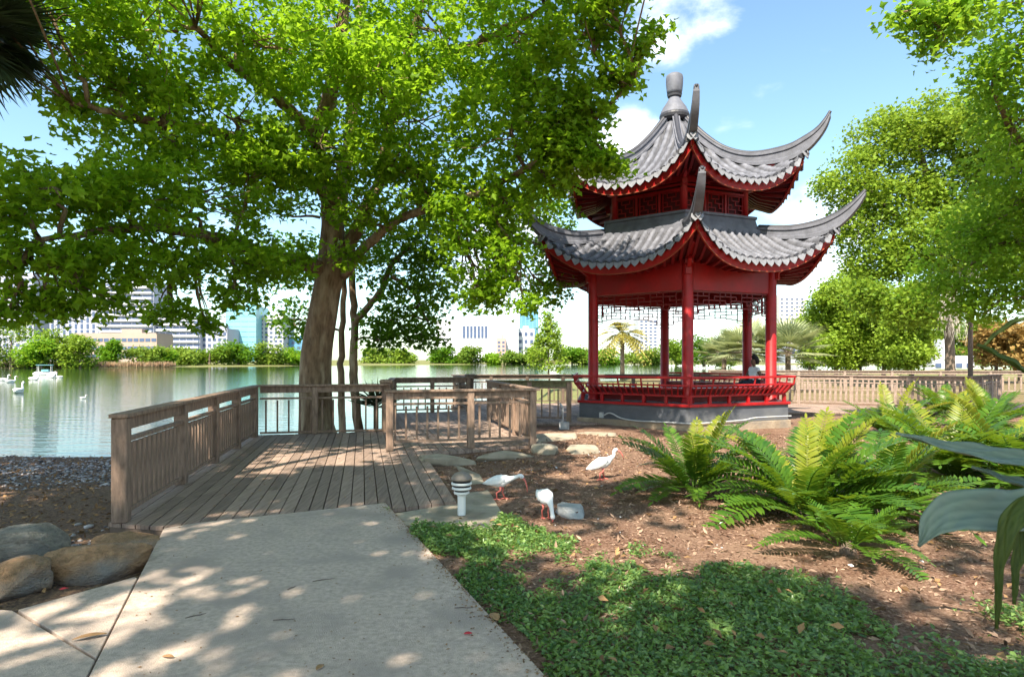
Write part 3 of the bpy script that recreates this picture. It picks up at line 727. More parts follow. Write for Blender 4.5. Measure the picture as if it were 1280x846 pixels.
# stepped skirt between the roofs
mb=MB()
for r0,z0,r1,z1 in[(2.42,4.72,2.40,4.96),(2.40,4.96,2.33,4.97),(2.33,4.97,2.31,5.07),(2.31,5.07,2.27,5.08),(2.27,5.08,2.22,5.24),(2.22,5.24,2.27,5.25),(2.27,5.25,2.27,5.31),(2.27,5.31,1.6,5.315)]: hexring(mb,r0,z0,r1,z1)
PB(mb,'roof_skirt',MT['ridge'])
# upper storey
RB=1.95
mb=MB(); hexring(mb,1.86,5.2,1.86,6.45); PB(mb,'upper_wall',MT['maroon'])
pme=None
mbp=MB(); mbp.lathe([(.085,5.31),(.085,6.35),(.11,6.42),(.11,6.5)],12)
for k in range(6):
    if pme is None: o=PB(mbp,'upper_post',MT['red'],smooth=True); pme=o.data; o.location=hdir(CORN[k])*RB
    else: place(pme,'upper_post',pav,hdir(CORN[k])*RB)
    p,q,t,n,Ln=side_frame(k,RB)
    mb=MB()
    for z,h,wd in[(5.335,.05,.09),(5.90,.06,.09),(6.02,.05,.07),(6.22,.26,.08),(6.40,.09,.13)]: mb.beam(p+Vector((0,0,z)),q+Vector((0,0,z)),wd,h)
    for f in(1/3,2/3): c=p.lerp(q,f); mb.beam(c+Vector((0,0,5.36)),c+Vector((0,0,5.88)),.05,.06,t)
    PB(mb,'upper_frame',MT['red'],bevel=.004)
    for s in range(3):
        mb=MB(); x0=Ln*s/3+.09; x1=Ln*(s+1)/3-.09; z0,z1=5.39,5.85
        nn=4
        for c in range(nn+1):
            x=x0+(x1-x0)*c/nn; z=z0+(z1-z0)*c/nn
            if c in(0,nn):
                bar(mb,p,t,x,z0,x,z1,.02); bar(mb,p,t,x0,z,x1,z,.02)
            else:
                for e in range(nn):
                    if (e+c)%2==0: bar(mb,p,t,x,z0+(z1-z0)*e/nn,x,z0+(z1-z0)*(e+1)/nn,.018); 
                    if (e+c)%3!=0: bar(mb,p,t,x0+(x1-x0)*e/nn,z,x0+(x1-x0)*(e+1)/nn,z,.018)
        PB(mb,'lattice_panel',MT['red'])
# corner brackets under both eaves
for (rr,zz,ro) in((RC,4.05,.95),(RB,6.38,.95)):
    for a in CORN:
        d=hdir(a); mb=MB(); Z=Vector((0,0,1))
        mb.beam(d*(rr-.1)+Z*(zz-.08),d*(rr+ro)+Z*(zz+.27),.10,.14); mb.beam(d*(rr)+Z*(zz-.30),d*(rr+.42)+Z*(zz-.02),.09,.12)
        mb.box(d*(rr+.16)+Z*(zz-.10),(.2,.2,.10),Matrix.Rotation(R_(a),3,'Z')); mb.box(d*(rr+.13)+Z*(zz-.32),(.14,.14,.16),Matrix.Rotation(R_(a),3,'Z'))
        PB(mb,'corner_bracket',MT['red'],bevel=.006)
mb=MB(); mb.lathe([(.30,8.30),(.40,8.36),(.42,8.43),(.41,8.48)],28); fin=PB(mb,'finial_collar',MT['ridge_dark'],smooth=False)
mb=MB(); mb.lathe([(.41,8.48),(.40,8.51),(.37,8.53),(.375,8.58),(.34,8.61),(.335,8.66),(.28,8.74),(.2,8.86),(.16,8.93),(.15,8.97)],28); PB(mb,'finial_bell',MT['ridge'],smooth=True)
mb=MB(); mb.lathe([(.15,8.97),(.19,8.99),(.20,9.04),(.21,9.06)],28); PB(mb,'finial_ring',MT['ridge_dark'])
mb=MB(); mb.lathe([(.195,9.05),(.215,9.15),(.235,9.35),(.238,9.5),(.225,9.58),(.15,9.635),(.03,9.65)],28); PB(mb,'finial_urn',MT['ridge'],smooth=True)
# ------------------------------------------------------------ trees
def limb_mesh(mb, pts, r0, r1, n=10, dens=5, rough=.0, power=1.0):
    k=max(4,(len(pts)-1)*dens); p=catmull(pts,k); t=np.linspace(0,1,k)**power
    if rough: p[1:-1]+=rng.normal(0,rough,(k-2,3))
    mb.tube([Vector(q) for q in p],list(r0+(r1-r0)*t),n); return p
def twigs(mb, skel, C, clumps, r=.05, nsub=9, n=5):
    skel=np.asarray(skel); C=np.asarray(C)
    s=skel[np.argmin(np.linalg.norm(skel-C,axis=1)+.6*np.maximum(0,skel[:,2]-C[2]))]
    p=wobble_path(s,C,7,.08,.1); mb.tube([Vector(q) for q in p],list(np.linspace(r,r*.45,7)),n)
    for c in clumps[:nsub]:
        a=p[rng.integers(3,7)]; q=wobble_path(a,c,4,.04); mb.tube([Vector(x) for x in q],list(np.linspace(r*.4,.006,4)),4,cap=False)

# ---- the large sycamore-like tree beside the railing
TB=Vector((-4.55,14.95,-.45))
tree=thing('shade_tree',TB,'huge spreading green tree with a thick leaning trunk behind the short railing','tree')
mb=MB(); Y0=14.95
def w2(px,py,Y=Y0): return np.array(at(px,py,Y))
trunk=[np.array(TB)+np.array((-.0,0,-.6)),w2(395,520),w2(395,450),w2(404,390),w2(412,340),w2(417,270)]
tr=catmull(trunk,26); rad=np.interp(np.linspace(0,1,26),[0,.12,.22,.35,.55,.8,1],[.44,.41,.385,.365,.335,.31,.25])
tv=[Vector(q) for q in tr]; mb.tube(tv,list(rad),22)
for k in range(7): # buttress flares
    a=k*2*math.pi/7+.3; b=Vector(TB)+Vector((math.cos(a)*.62,math.sin(a)*.62,-.35)); mb.tube([b,Vector(TB)+Vector((math.cos(a)*.38,math.sin(a)*.38,.15)),Vector(TB)+Vector((math.cos(a)*.22,math.sin(a)*.22,.8))],[.09,.13,.08],8)
skel=[]
def limb(pts,r0,r1,**k):
    p=limb_mesh(mb,pts,r0,r1,10,6,.02,**k); skel.append(p)
limb([w2(416,310),w2(408,245),w2(392,175,14.5),w2(350,125,13.8),w2(295,85,12.8),w2(245,35,11.5)],.20,.05)
limb([w2(396,175,14.5),w2(420,90,14.6),w2(430,10,14.4),w2(445,-120,14)],.2,.07)
limb([w2(424,335),w2(452,275,15),w2(478,215,15.1),w2(488,150,15),w2(505,80,14.6),w2(530,0,14),w2(560,-90,13)],.165,.05)
limb([w2(488,150,15),w2(555,75,14.2),w2(610,50,13.4),w2(680,10,12.4)],.17,.05)
limb([w2(428,345),w2(465,300,14.6),w2(512,268,14.2),w2(580,250,13.4),w2(650,215,12.8),w2(730,160,12.2),w2(790,105,11.8)],.125,.03)
limb([w2(398,335,14.7),w2(375,328,14.2),w2(325,316,13.4),w2(265,296,12.4),w2(200,285,11.4),w2(120,290,10.4),w2(50,300,9.6)],.18,.04)
limb([w2(412,245),w2(350,200,14.2),w2(270,165,13),w2(180,150,11.6),w2(90,130,10.4)],.17,.04)
limb([w2(420,270),w2(440,150,16),w2(450,0,17),w2(440,-150,17)],.2,.06)
# twiggy branch dead straight across
mb.tube([Vector(q) for q in wobble_path(w2(400,272,14.3),w2(340,268,13.7),8,.02)],list(np.linspace(.035,.012,8)),6)
SK=np.concatenate(skel)
parts=[]
# (px, py, Y, rx, ry, rz, clumps, tint centre)
MASS=[(60,10,10.5,1.6,1.4,.55,55,.55),(170,50,11.5,1.7,1.7,1.2,95,.7),(290,30,13,2.1,2.0,1.5,105,.65),(420,40,14.2,2.0,2,1.6,105,.65),(540,40,13.6,2,2,1.5,105,.65),
(640,55,12.6,1.5,1.5,1.2,80,.6),(715,35,11.6,.9,1.0,.75,42,.4),(760,8,11.2,.45,.6,.35,16,.3),(145,105,11.4,.9,1.2,.7,44,.5),(85,130,10.6,.35,.4,.25,10,.2),(200,170,12,1.5,1.5,1.0,72,.65),(300,150,13.4,1.8,1.8,1.2,85,.55),(420,130,15.6,2,1.6,1.4,70,.55),(530,150,13.8,1.7,1.7,1.4,85,.65),
(625,150,12.9,1.4,1.4,1.2,75,.65),(690,110,12.2,.9,1,.8,42,.45),(735,130,11.9,.45,.5,.45,20,.3),(772,95,11.7,.38,.4,.25,16,.25),(800,60,11.6,.28,.4,.2,10,.2),(818,42,11.6,.16,.2,.12,5,.2),(735,195,12.2,.5,.5,.25,16,.35),(715,180,12.3,.5,.6,.35,18,.35),
(70,235,9.8,1.1,1.1,.5,40,.15),(15,255,9.6,.8,.9,.5,30,.1),(150,250,10.8,1.4,1.3,.75,62,.45),(250,240,12.4,1.6,1.5,1.0,70,.5),(340,240,14,1.2,1.2,1.0,50,.5),(530,250,14.2,1.3,1.2,.8,50,.6),(590,265,13.4,1.3,1.2,1.0,62,.6),(630,250,13.2,.8,.9,.9,42,.6),
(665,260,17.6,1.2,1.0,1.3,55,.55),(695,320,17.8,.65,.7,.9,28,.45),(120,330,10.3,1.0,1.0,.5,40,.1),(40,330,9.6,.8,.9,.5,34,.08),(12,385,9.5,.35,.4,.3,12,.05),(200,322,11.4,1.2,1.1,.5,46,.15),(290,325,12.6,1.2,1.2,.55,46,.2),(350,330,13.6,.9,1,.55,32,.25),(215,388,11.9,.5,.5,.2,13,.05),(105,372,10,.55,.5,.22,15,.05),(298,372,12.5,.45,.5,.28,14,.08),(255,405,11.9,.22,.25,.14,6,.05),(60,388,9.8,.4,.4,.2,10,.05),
(600,330,13.4,1.0,1.0,.8,40,.55),(640,335,13.2,.6,.7,.7,26,.45),(685,360,17.6,.55,.6,.5,18,.3),(600,372,13.4,.45,.5,.25,11,.15),(655,378,13.2,.35,.4,.2,8,.12),
# above the frame, towards and over the boardwalk
(250,-110,11,2.4,2.2,1.6,70,.6),(420,-130,13.5,2.6,2.4,1.8,70,.6),(580,-110,12.5,2.2,2.2,1.6,65,.6),(330,-260,8.4,2.0,1.9,1.1,60,.6),(520,-330,9,2.0,1.8,1.2,55,.6),(700,-300,8.2,1.7,1.6,1.0,50,.6),(100,-120,9.4,1.8,1.6,1.2,45,.6),(430,-300,14,2.8,2.6,1.6,45,.6),(690,-130,11.3,1.4,1.4,1.0,48,.5),
(425,210,13.6,.8,.7,.5,24,.5),(440,320,14,.45,.4,.3,10,.5),(400,180,12.8,1.3,.8,.7,40,.5),(470,90,12.4,1.3,.9,.7,44,.5),(350,60,12,1.2,.9,.8,40,.5),(450,260,13.6,.7,.6,.4,18,.5),(500,190,13.2,.9,.7,.6,30,.5),(330,200,12.6,1,.8,.5,30,.5),
(700,188,12.2,.65,.6,.32,34,.5),(748,203,12,.4,.45,.18,16,.5),(775,212,12,.22,.3,.1,7,.5),(700,150,12.2,.75,.8,.45,36,.5),(690,232,12.6,.45,.5,.4,18,.5),
(-1040,-560,6.5,1.3,1.3,.7,55,.5),(-160,-530,6,1.2,1.2,.7,50,.5),(90,-540,6.5,1.2,1.2,.7,50,.5),(-250,-330,8.3,1.3,1.2,.7,55,.5),(320,-580,5.6,1.1,1.1,.6,45,.5),(60,-420,7.6,1.2,1.2,.7,50,.5),(-420,-420,7.4,1.3,1.3,.7,55,.5),
(812,-120,9.7,1.2,1.3,.6,80,.5),(655,-115,11,1.7,1.6,.8,100,.5),(610,-200,9.3,1.7,1.6,.8,100,.5),(745,-150,10.4,1.1,1.1,.6,70,.5)]
for (px,py,Y,rx,ry,rz,n,tc) in MASS:
    c=w2(px,py,Y); n=int(n*.95)
    if py<-50: rx,ry,rz,n=rx*.74,ry*.74,rz*.8,int(n*.62)
    cl=mass_clumps(c,(rx,ry,rz),n)
    twigs(mb,SK,c,cl,.045 if py>-50 else .02,10)
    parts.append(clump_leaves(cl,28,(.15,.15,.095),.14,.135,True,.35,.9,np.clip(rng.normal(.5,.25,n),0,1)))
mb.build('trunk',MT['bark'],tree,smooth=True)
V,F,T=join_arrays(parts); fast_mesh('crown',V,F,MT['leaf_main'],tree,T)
print('main tree leaves',len(F)//4)

# ---- the slim tree just behind it
sb=at(452,500,17.2); sb.z=-.6
tree=thing('slim_tree',sb,'slim forked tree with a sunlit trunk behind the big leaning trunk','tree')
mb=MB(); s2=lambda px,py,Y=17.2: np.array(at(px,py,Y))
skel=[]
def limb(pts,r0,r1,**k): skel.append(limb_mesh(mb,pts,r0,r1,10,6,.012,**k))
limb([np.array(sb)+(0,0,-.4),s2(443,480),s2(442,440),s2(443,405),s2(440,350),s2(436,300)],.125,.08)
limb([s2(443,405),s2(462,382),s2(478,362),s2(490,330),s2(520,300),s2(545,250)],.10,.05)
limb([np.array(sb)+(-.5,.1,-.4),s2(426,480),s2(428,420),s2(430,350),s2(432,290)],.10,.06)
limb([s2(490,345),s2(515,365),s2(535,400)],.06,.02)
parts=[];SK=np.concatenate(skel)
for (px,py,Y,rx,ry,rz,n,tc) in [(500,330,17.2,1.2,1.2,.9,46,.35),(520,385,17,.9,.9,.7,36,.1),(490,405,17,.8,.8,.5,28,.1),(545,350,17,.8,.9,.8,30,.3),(460,300,17.4,1.4,1.2,1.1,46,.4),(550,290,17,1.0,1,.9,36,.4),(530,420,16.8,.5,.5,.3,14,.08),(475,425,16.9,.35,.4,.25,8,.05),(370,330,17.6,1.0,1,.8,34,.3),(365,400,17.6,.6,.6,.5,20,.2)]:
    c=s2(px,py,Y); cl=mass_clumps(c,(rx,ry,rz),n); twigs(mb,SK,c,cl,.035,8)
    parts.append(clump_leaves(cl,20,(.19,.19,.15),.16,.13,True,.5,.8,np.clip(rng.normal(.45,.22,n),0,1)))
mb.build('trunk',MT['bark'],tree,smooth=True)
V,F,T=join_arrays(parts); fast_mesh('crown',V,F,MT['leaf_dark'],tree,T)

# ---- trees on the right
def custom_tree(name,label,base,limbs,masses,mat,L,W,sig,per,barkmat='bark_far',lobed=False,moss=None,group=None,twr=.05):
    t=thing(name,base,label,'tree',group); mb=MB(); sk=[]
    for pts,r0,r1 in limbs: sk.append(limb_mesh(mb,pts,r0,r1,9,5,.02))
    SKK=np.concatenate(sk); parts=[]
    for (c,r,n,tc) in masses:
        cl=mass_clumps(c,r,n); twigs(mb,SKK,np.array(c),cl,twr,7)
        parts.append(clump_leaves(cl,per,sig,L,W,lobed,.3,.85,np.clip(rng.normal(tc,.2,n),0,1)))
    mb.build('trunk',MT[barkmat],t,smooth=True)
    V,F,T=join_arrays(parts); fast_mesh('crown',V,F,MT[mat],t,T)
    if moss:
        for (p,ln) in moss:
            mm=MB()
            for k in range(60):
                a=Vector(p)+Vector((rng.normal(0,.28),rng.normal(0,.28),rng.normal(0,.12))); l=ln*rng.uniform(.4,1.1)
                mm.tube([a,a+Vector((rng.normal(0,.05),rng.normal(0,.05),-l*.35)),a+Vector((rng.normal(0,.08),rng.normal(0,.08),-l*.7)),a+Vector((rng.normal(0,.1),rng.normal(0,.1),-l))],[.010,.016,.012,.004],4,cap=False)
            mm.build('hanging_moss',MT['moss_hang'],t)
    return t
q=lambda px,py,Y: np.array(at(px,py,Y))
def ms(L,Y,dens=1.0): return [(q(px,py,y or Y),(rx,ry,rz),int(n*dens),tc) for (px,py,y,rx,ry,rz,n,tc) in L]
# big mossy oak
b=at(1188,450,40); b.z=0
custom_tree('mossy_oak','tall pale green oak hung with grey moss right of the pavilion roof',b,
 [([np.array(b)+(0,0,-.4),q(1186,410,40),q(1180,340,40),q(1165,260,40)],.3,.2),([q(1180,340,40),q(1120,270,40),q(1080,230,40)],.2,.08),([q(1165,260,40),q(1150,190,40),q(1130,150,40)],.24,.08),([q(1180,330,40),q(1215,250,39),q(1235,180,38)],.25,.1)],
 ms([(1070,225,None,2.4,2.4,1.7,75,.75),(1110,175,None,2.8,2.6,1.8,90,.8),(1165,155,None,2.6,2.6,1.7,85,.75),(1215,165,38,2.4,2.4,1.8,80,.6),(1075,280,None,1.9,2.2,1.5,55,.65),(1130,250,None,2.9,2.6,2.1,95,.7),(1190,230,None,2.8,2.8,2.2,95,.55),(1100,325,None,2.3,2.2,1.5,70,.5),(1160,310,38,2.6,2.6,2.0,85,.5),(1085,370,38,1.3,1.4,.9,32,.3),(1130,385,37,1.6,1.6,1.1,42,.35),(1230,280,38,2.4,2.4,2,80,.5),(1160,375,37,1.8,1.6,1.2,48,.4),(1255,200,38,2.4,2.2,1.8,75,.5),(1270,260,38,2.2,2.2,1.8,70,.5),(1240,330,38,2.2,2,1.5,60,.5),(1195,290,37,2.2,2,1.8,60,.5)],40,1.9),
 'leaf_olive',.25,.20,(.36,.36,.26),24,moss=[(q(1183,365,36),2.2),(q(1198,380,36),2.0),(q(1225,265,38),1.4),(q(1208,335,37),1.6)])
# closer overhanging tree with its trunk outside the frame
b=Vector((15.2,17.5,-.05))
custom_tree('overhanging_tree','deep green tree reaching in over the fern bed at the edge of the picture',b,
 [([np.array(b)+(0,0,-.4),np.array(b)+(0,0,2.5),np.array(b)+(-.3,.3,5),np.array(b)+(-.6,.3,8),np.array(b)+(-.8,0,11)],.45,.14),([np.array(b)+(-.2,.2,4.2),q(1270,300,19),q(1215,330,20)],.18,.05),([np.array(b)+(-.5,.2,7),q(1270,170,17),q(1240,110,16)],.15,.04),([np.array(b)+(-.7,.1,9),q(1290,0,15),q(1200,5,13.5),q(1130,15,13)],.14,.02)],
 ms([(1270,60,16,.8,1,.9,34,.45),(1245,105,16,.8,.8,.7,30,.45),(1275,150,16.5,1.1,1.2,1.1,44,.5),(1180,22,13.4,.75,.6,.38,26,.35),(1140,18,13.2,.45,.4,.25,13,.3),(1170,55,13.3,.3,.3,.25,8,.2),(1205,15,13.5,.5,.5,.35,16,.4),(1270,210,18,1.4,1.4,1.1,50,.5),(1225,330,20,2.0,1.6,1.2,72,.4),(1275,310,19,1.6,1.6,1.6,64,.45),(1190,375,20.5,1.3,1.2,.8,40,.3),(1250,375,19.5,1.3,1.3,.7,40,.3),(1270,255,18.5,1.4,1.3,1.2,48,.5),(1300,0,15,1.8,1.8,1.6,60,.5),(1400,150,16,2.5,2.5,2.5,90,.5),(1330,-150,15,2.5,2.4,1.8,80,.5),(1215,285,20,.9,.9,.8,26,.45)],18,1.2),
 'leaf_right',.18,.15,(.24,.24,.17),18,'bark',True)
# bright mid-distance trees behind the right railing
for i,(px,py0,py1,Y,wd,lab) in enumerate([(1045,345,452,62,80,'bright rounded green tree directly right of the red pavilion posts'),(1105,375,452,60,62,'low bright green tree between the rounded tree and the mossy oak'),(1140,352,453,56,74,'bright lime tree filling the gap below the mossy oak crown'),(1075,330,452,66,60,'taller lime tree behind the rounded tree, level with the lower roof tip'),(1012,395,453,75,30,'small green tree peeking out beside the fan palms')]):
    b=at(px,450,Y); b.z=-.05; s=Y/FPX
    L_=[]
    for k in range(15):
        fx=rng.uniform(-.38,.38); fz=(k+.5)/15*.85+.02
        sc=1-abs(fz-.35)*.9
        L_.append((np.array(at(px+fx*wd*sc,py1-(py1-py0)*fz,Y+rng.uniform(-2,2))),(wd*s*.26,wd*s*.26,(py1-py0)*s*.15),46,.85))
    L_.append((np.array(at(px,py0+(py1-py0)*.15,Y)),(wd*s*.22,wd*s*.22,(py1-py0)*s*.13),26,.9))
    custom_tree('park_tree',lab,b,[([np.array(b)+(0,0,-.3),np.array(b)+(0,0,1.8),np.array(b)+(.1,0,(py1-py0)*s*.75)],.22,.06)],L_,'leaf_olive',.30,.25,(.45,.45,.30),28,group='bright trees beyond the right railing')
for i,(px,py0,py1,Y,wd,lab) in enumerate([(1245,395,455,48,60,'rusty orange and green tree behind the long curving leaf'),(1275,400,460,46,40,'orange tinged tree at the far edge beyond the railing')]):
    b=at(px,450,Y); b.z=-.05; s=Y/FPX
    L_=[(np.array(at(px+rng.uniform(-.35,.35)*wd,py1-(py1-py0)*rng.uniform(.15,.8),Y)),(wd*s*.28,wd*s*.28,(py1-py0)*s*.2),22,.6) for k in range(7)]
    custom_tree('autumn_tree',lab,b,[([np.array(b)+(0,0,-.3),np.array(b)+(0,0,1.5),np.array(b)+(.1,0,2.4)],.16,.05)],L_,'leaf_autumn',.34,.28,(.38,.38,.28),14,group='orange tinged trees beyond the railing')
# conical young cypress
b=at(686,450,34); b.z=-.35; L_=[]
for k in range(11):
    f=k/10; py=455-58*f; wd=(1-f)**.8*34+4
    for s_ in(-1,1): L_.append((np.array(at(686+s_*wd*.38*rng.uniform(.5,1.1),py+rng.uniform(-3,3),34+rng.uniform(-.4,.4))),(wd*34/800*.33+.08,wd*34/800*.33+.08,.19),11 if f<.7 else 6,.85))
custom_tree('young_cypress','small pale conical tree standing beyond the lake railing left of the pavilion',b,[([np.array(b)+(0,0,-.3),np.array(b)+(0,0,1.5),np.array(at(686,398,34))],.07,.02)],L_,'leaf_olive',.17,.12,(.14,.14,.10),14,twr=.012)

# ---- trees behind the camera that shade the path (the park continues there)
def shade(label,x,y,h,r,n,name='shade_tree',mat='leaf_main'):
    b=Vector((x,y,-.05)); L_=[]
    for k in range(n):
        a=rng.uniform(0,2*math.pi); d=r*math.sqrt(rng.uniform(.0,1)); L_.append((np.array((x+math.cos(a)*d,y+math.sin(a)*d,h+rng.uniform(-1.8,1.6)*(1-.5*d/r))),(1.1,1.1,.75),34,.5))
    lim=[([np.array(b)+(0,0,-.4),np.array(b)+(.1,0,h*.35),np.array(b)+(0,.1,h*.8)],.42,.16)]
    for k in range(6):
        a=k*1.05; lim.append(([np.array(b)+(0,0,h*.45),np.array((x+math.cos(a)*r*.4,y+math.sin(a)*r*.4,h*.75)),np.array((x+math.cos(a)*r*.85,y+math.sin(a)*r*.85,h))],.16,.04))
    custom_tree(name,label,b,lim,L_,mat,.24,.22,(.28,.28,.18),15,'bark',False)
SHADE=[('broad shade tree behind the viewer beside the path',-5.0,-3.3,10.5,3.9,15),('broad shade tree behind the viewer over the planted bed',0.4,-5.8,9.5,4.2,8),('shade tree behind the viewer by the ferns',8.5,-2.0,9.0,4.6,17),('shade tree beside the viewer near the shore',-6.8,2.2,9.8,4.6,17),('shade tree on the shore beyond the picture edge',-10.2,5.4,10.4,3.7,26)]
for a in SHADE: shade(*a)

# ---- far bank trees
far_var={}
def far_tree(px,py0,pyb,Y,wd,label,mat='leaf_far',n=9,kind='far_tree',group='trees along the far shore'):
    py0+=rng.uniform(-7,9)*(1 if pyb-py0>28 else .5); wd*=rng.uniform(.65,1.1)
    s=Y/FPX; zb=EYE-(pyb-450)*s; b=Vector(((px-640)*s,Y,zb)); H=(pyb-py0)*s; W_=wd*s
    t=thing(kind,b,label,'tree',group)
    mb=MB(); mb.tube([b-Vector((0,0,.4)),b+Vector((0,0,H*.3)),b+Vector((.1,0,H*.7))],[W_*.03+.1,W_*.025+.08,.05],6); mb.build('trunk',MT['bark_far'],t)
    parts=[]; Lf=max(.3,Y*.0042); tb=rng.uniform(.15,.75)
    for k in range(n):
        fx=rng.uniform(-.36,.36); fz=rng.uniform(.14,.84); c=np.array(b)+(fx*W_,rng.uniform(-.25,.25)*W_,fz*H)
        m_=40; cl=mass_clumps(c,(W_*.26,W_*.26,H*.22),m_,3); parts.append(clump_leaves(cl,8,(Lf*.8,Lf*.8,Lf*.55),Lf,Lf*.8,False,.2,.9,np.clip(rng.normal(tb,.2,m_),0,1)))
    V,F,T=join_arrays(parts); fast_mesh('crown',V,F,MT[mat],t,T)
FT=[(14,408,461,178,62,'leafy green far tree at the reed edged bank'),(52,412,461,176,46,'dark green far tree beside the reeds'),(88,408,462,180,72,'tallest broad far tree on the opposite bank'),(100,424,463,176,40,'low pale far tree in front of the tallest one'),
(135,424,461,205,34,'sparse yellowish far tree by the boathouse wall'),(180,424,460,212,52,'rounded far tree before the curved white tower'),(205,430,460,214,30,'small pale far bush tree at the water'),(228,428,459,230,46,'far tree below the stepped white block'),(262,430,459,238,44,'far oak beneath the hanging branch tip'),(298,425,458,246,54,'spreading far oak before the teal tower'),(335,430,458,252,50,'far oak before the grey tower'),(365,431,458,258,40,'far oak just left of the big trunk'),
(470,437,456,330,44,'far shore tree right of the slim trunk'),(500,440,456,330,36,'low far shore tree left of the white hall'),(555,438,456,340,34,'far shore tree under the white hall'),(585,436,456,340,40,'broad far shore tree under the hall windows'),(612,440,456,340,26,'small far shore tree right of the hall windows'),(640,436,456,338,34,'far shore tree under the blue tower'),(668,434,456,336,34,'far shore tree behind the small conical tree'),(715,434,456,330,40,'far shore tree left of the pavilion post'),(735,432,456,330,30,'far shore tree touching the pavilion post'),
(760,436,457,320,40,'far shore tree left of the date palm'),(805,436,457,320,44,'far shore tree right of the date palm'),(845,425,457,250,50,'far shore tree between the pavilion posts'),(880,412,457,180,56,'tall far tree framed by the pavilion posts'),(905,420,457,190,44,'far tree behind the fan palms')]
for k_i,a in enumerate(FT): far_tree(*a,mat=['leaf_far','leaf_right','leaf_far','leaf_olive','leaf_dark'][k_i%5])
for k in range(15):
    far_tree(1030+k*17,405+rng.uniform(-8,8),455,95+rng.uniform(-6,10),46,'distant grove tree with a bare trunk behind the bright park trees',n=10,kind='grove_tree',group='distant grove behind the right railing')
# date palm and fan palms
def palm(px,pyc,pyb,Y,label,n,fl,mat,trunk_r,kind):
    s=Y/FPX; c=at(px,pyc,Y); b=at(px,pyb,Y); t=thing(kind,b,label,'palm'); mb=MB()
    mb.tube([b-Vector((0,0,.5)),b.lerp(c,.5),c],[trunk_r*1.2,trunk_r,trunk_r*1.1],9); mb.build('trunk',MT['bark_far'],t,smooth=True)
    P=[];A=[];Nn=[];Ls=[]
    for k in range(n):
        az=k*2.39996; el=rng.uniform(-.5,1.35); d=Vector((math.cos(az)*math.cos(el),math.sin(az)*math.cos(el),math.sin(el)))
        pts=[]
        for u in np.linspace(0,1,12):
            pts.append(np.array(c)+np.array(d)*fl*u+np.array((0,0,-.55*fl*u*u)))
        pts=np.array(pts)
        for i in range(1,12):
            tg=unit(pts[i]-pts[i-1]); sd_=unit(np.cross(tg,(0,0,1)))
            for sgn in(-1,1):
                P.append(pts[i]);A.append(tg*.55+sd_*sgn*.8+np.array((0,0,-.25)));Nn.append(np.array((0,0,1))+.2*rng.normal(0,1,3));Ls.append(fl*.24*math.sin(math.pi*(i/12*.8+.15)))
            P.append(pts[i-1]);A.append(tg);Nn.append((0,0,1));Ls.append(fl/10)
    Ls=np.array(Ls); V,F,k=leaf_arrays(np.array(P),np.array(A),np.array(Nn,float),Ls,np.maximum(.05,Ls*.24),False)
    fast_mesh('fronds',V,F,MT[mat],t,np.repeat(rng.uniform(0,1,len(P)),k))
palm(778,419,468,58,'date palm with a golden green crown seen through the pavilion posts',64,2.7,'palm_gold',.19,'date_palm')
def fan_palm(c,base,label,n,r,mat,kind='fan_palm',blades=26,trunk_r=.15,elmin=-.2,petiole=.9):
    t=thing(kind,base,label,'palm'); mb=MB(); mb.tube([base-Vector((0,0,.4)),base.lerp(c,.5),c],[trunk_r*1.1,trunk_r,trunk_r],8); 
    P=[];A=[];Nn=[];Ls=[]
    for k in range(n):
        az=k*2.39996+.4; el=rng.uniform(elmin,1.3); d=np.array((math.cos(az)*math.cos(el),math.sin(az)*math.cos(el),math.sin(el)))
        hub=np.array(c)+d*r*petiole*rng.uniform(.6,1); mb.tube([c,Vector(hub)],[.02,.012],5,cap=False)
        side=unit(np.cross(d,(0,0,1))); upv=np.cross(side,d)
        for j in range(blades):
            th=(j/(blades-1)-.5)*3.6; a=d*math.cos(th)+side*math.sin(th)+np.array((0,0,-.22))
            P.append(hub);A.append(a);Nn.append(upv+.1*rng.normal(0,1,3));Ls.append(r*rng.uniform(.75,1.0)*(1-.25*abs(th)/1.8))
    Ls=np.array(Ls);V,F,k=leaf_arrays(np.array(P),np.array(A),np.array(Nn),Ls,np.full(len(Ls),r*.06),False)
    mb.build('trunk',MT['bark_far'],t); fast_mesh('fronds',V,F,MT[mat],t,np.repeat(rng.uniform(0,1,len(P)),k))
for px,pyc,Y,r,lab in[(932,440,36,1.5,'grey green fan palm behind the pavilion post and seated person'),(985,442,35,1.45,'grey green fan palm right of the sunlit red post'),(905,446,40,1.2,'small grey green fan palm near the back railing')]:
    c=at(px,pyc,Y); b=Vector((c.x,c.y,-.1)); fan_palm(c,b,lab,34,r,'palm')
c=at(-28,40,9.5); fan_palm(c,Vector((c.x-.3,c.y,-.3)),'tall dark fan palm with drooping fingers against the sky at the upper corner',26,1.15,'palm_dark',elmin=-1.0,blades=30,petiole=.35)
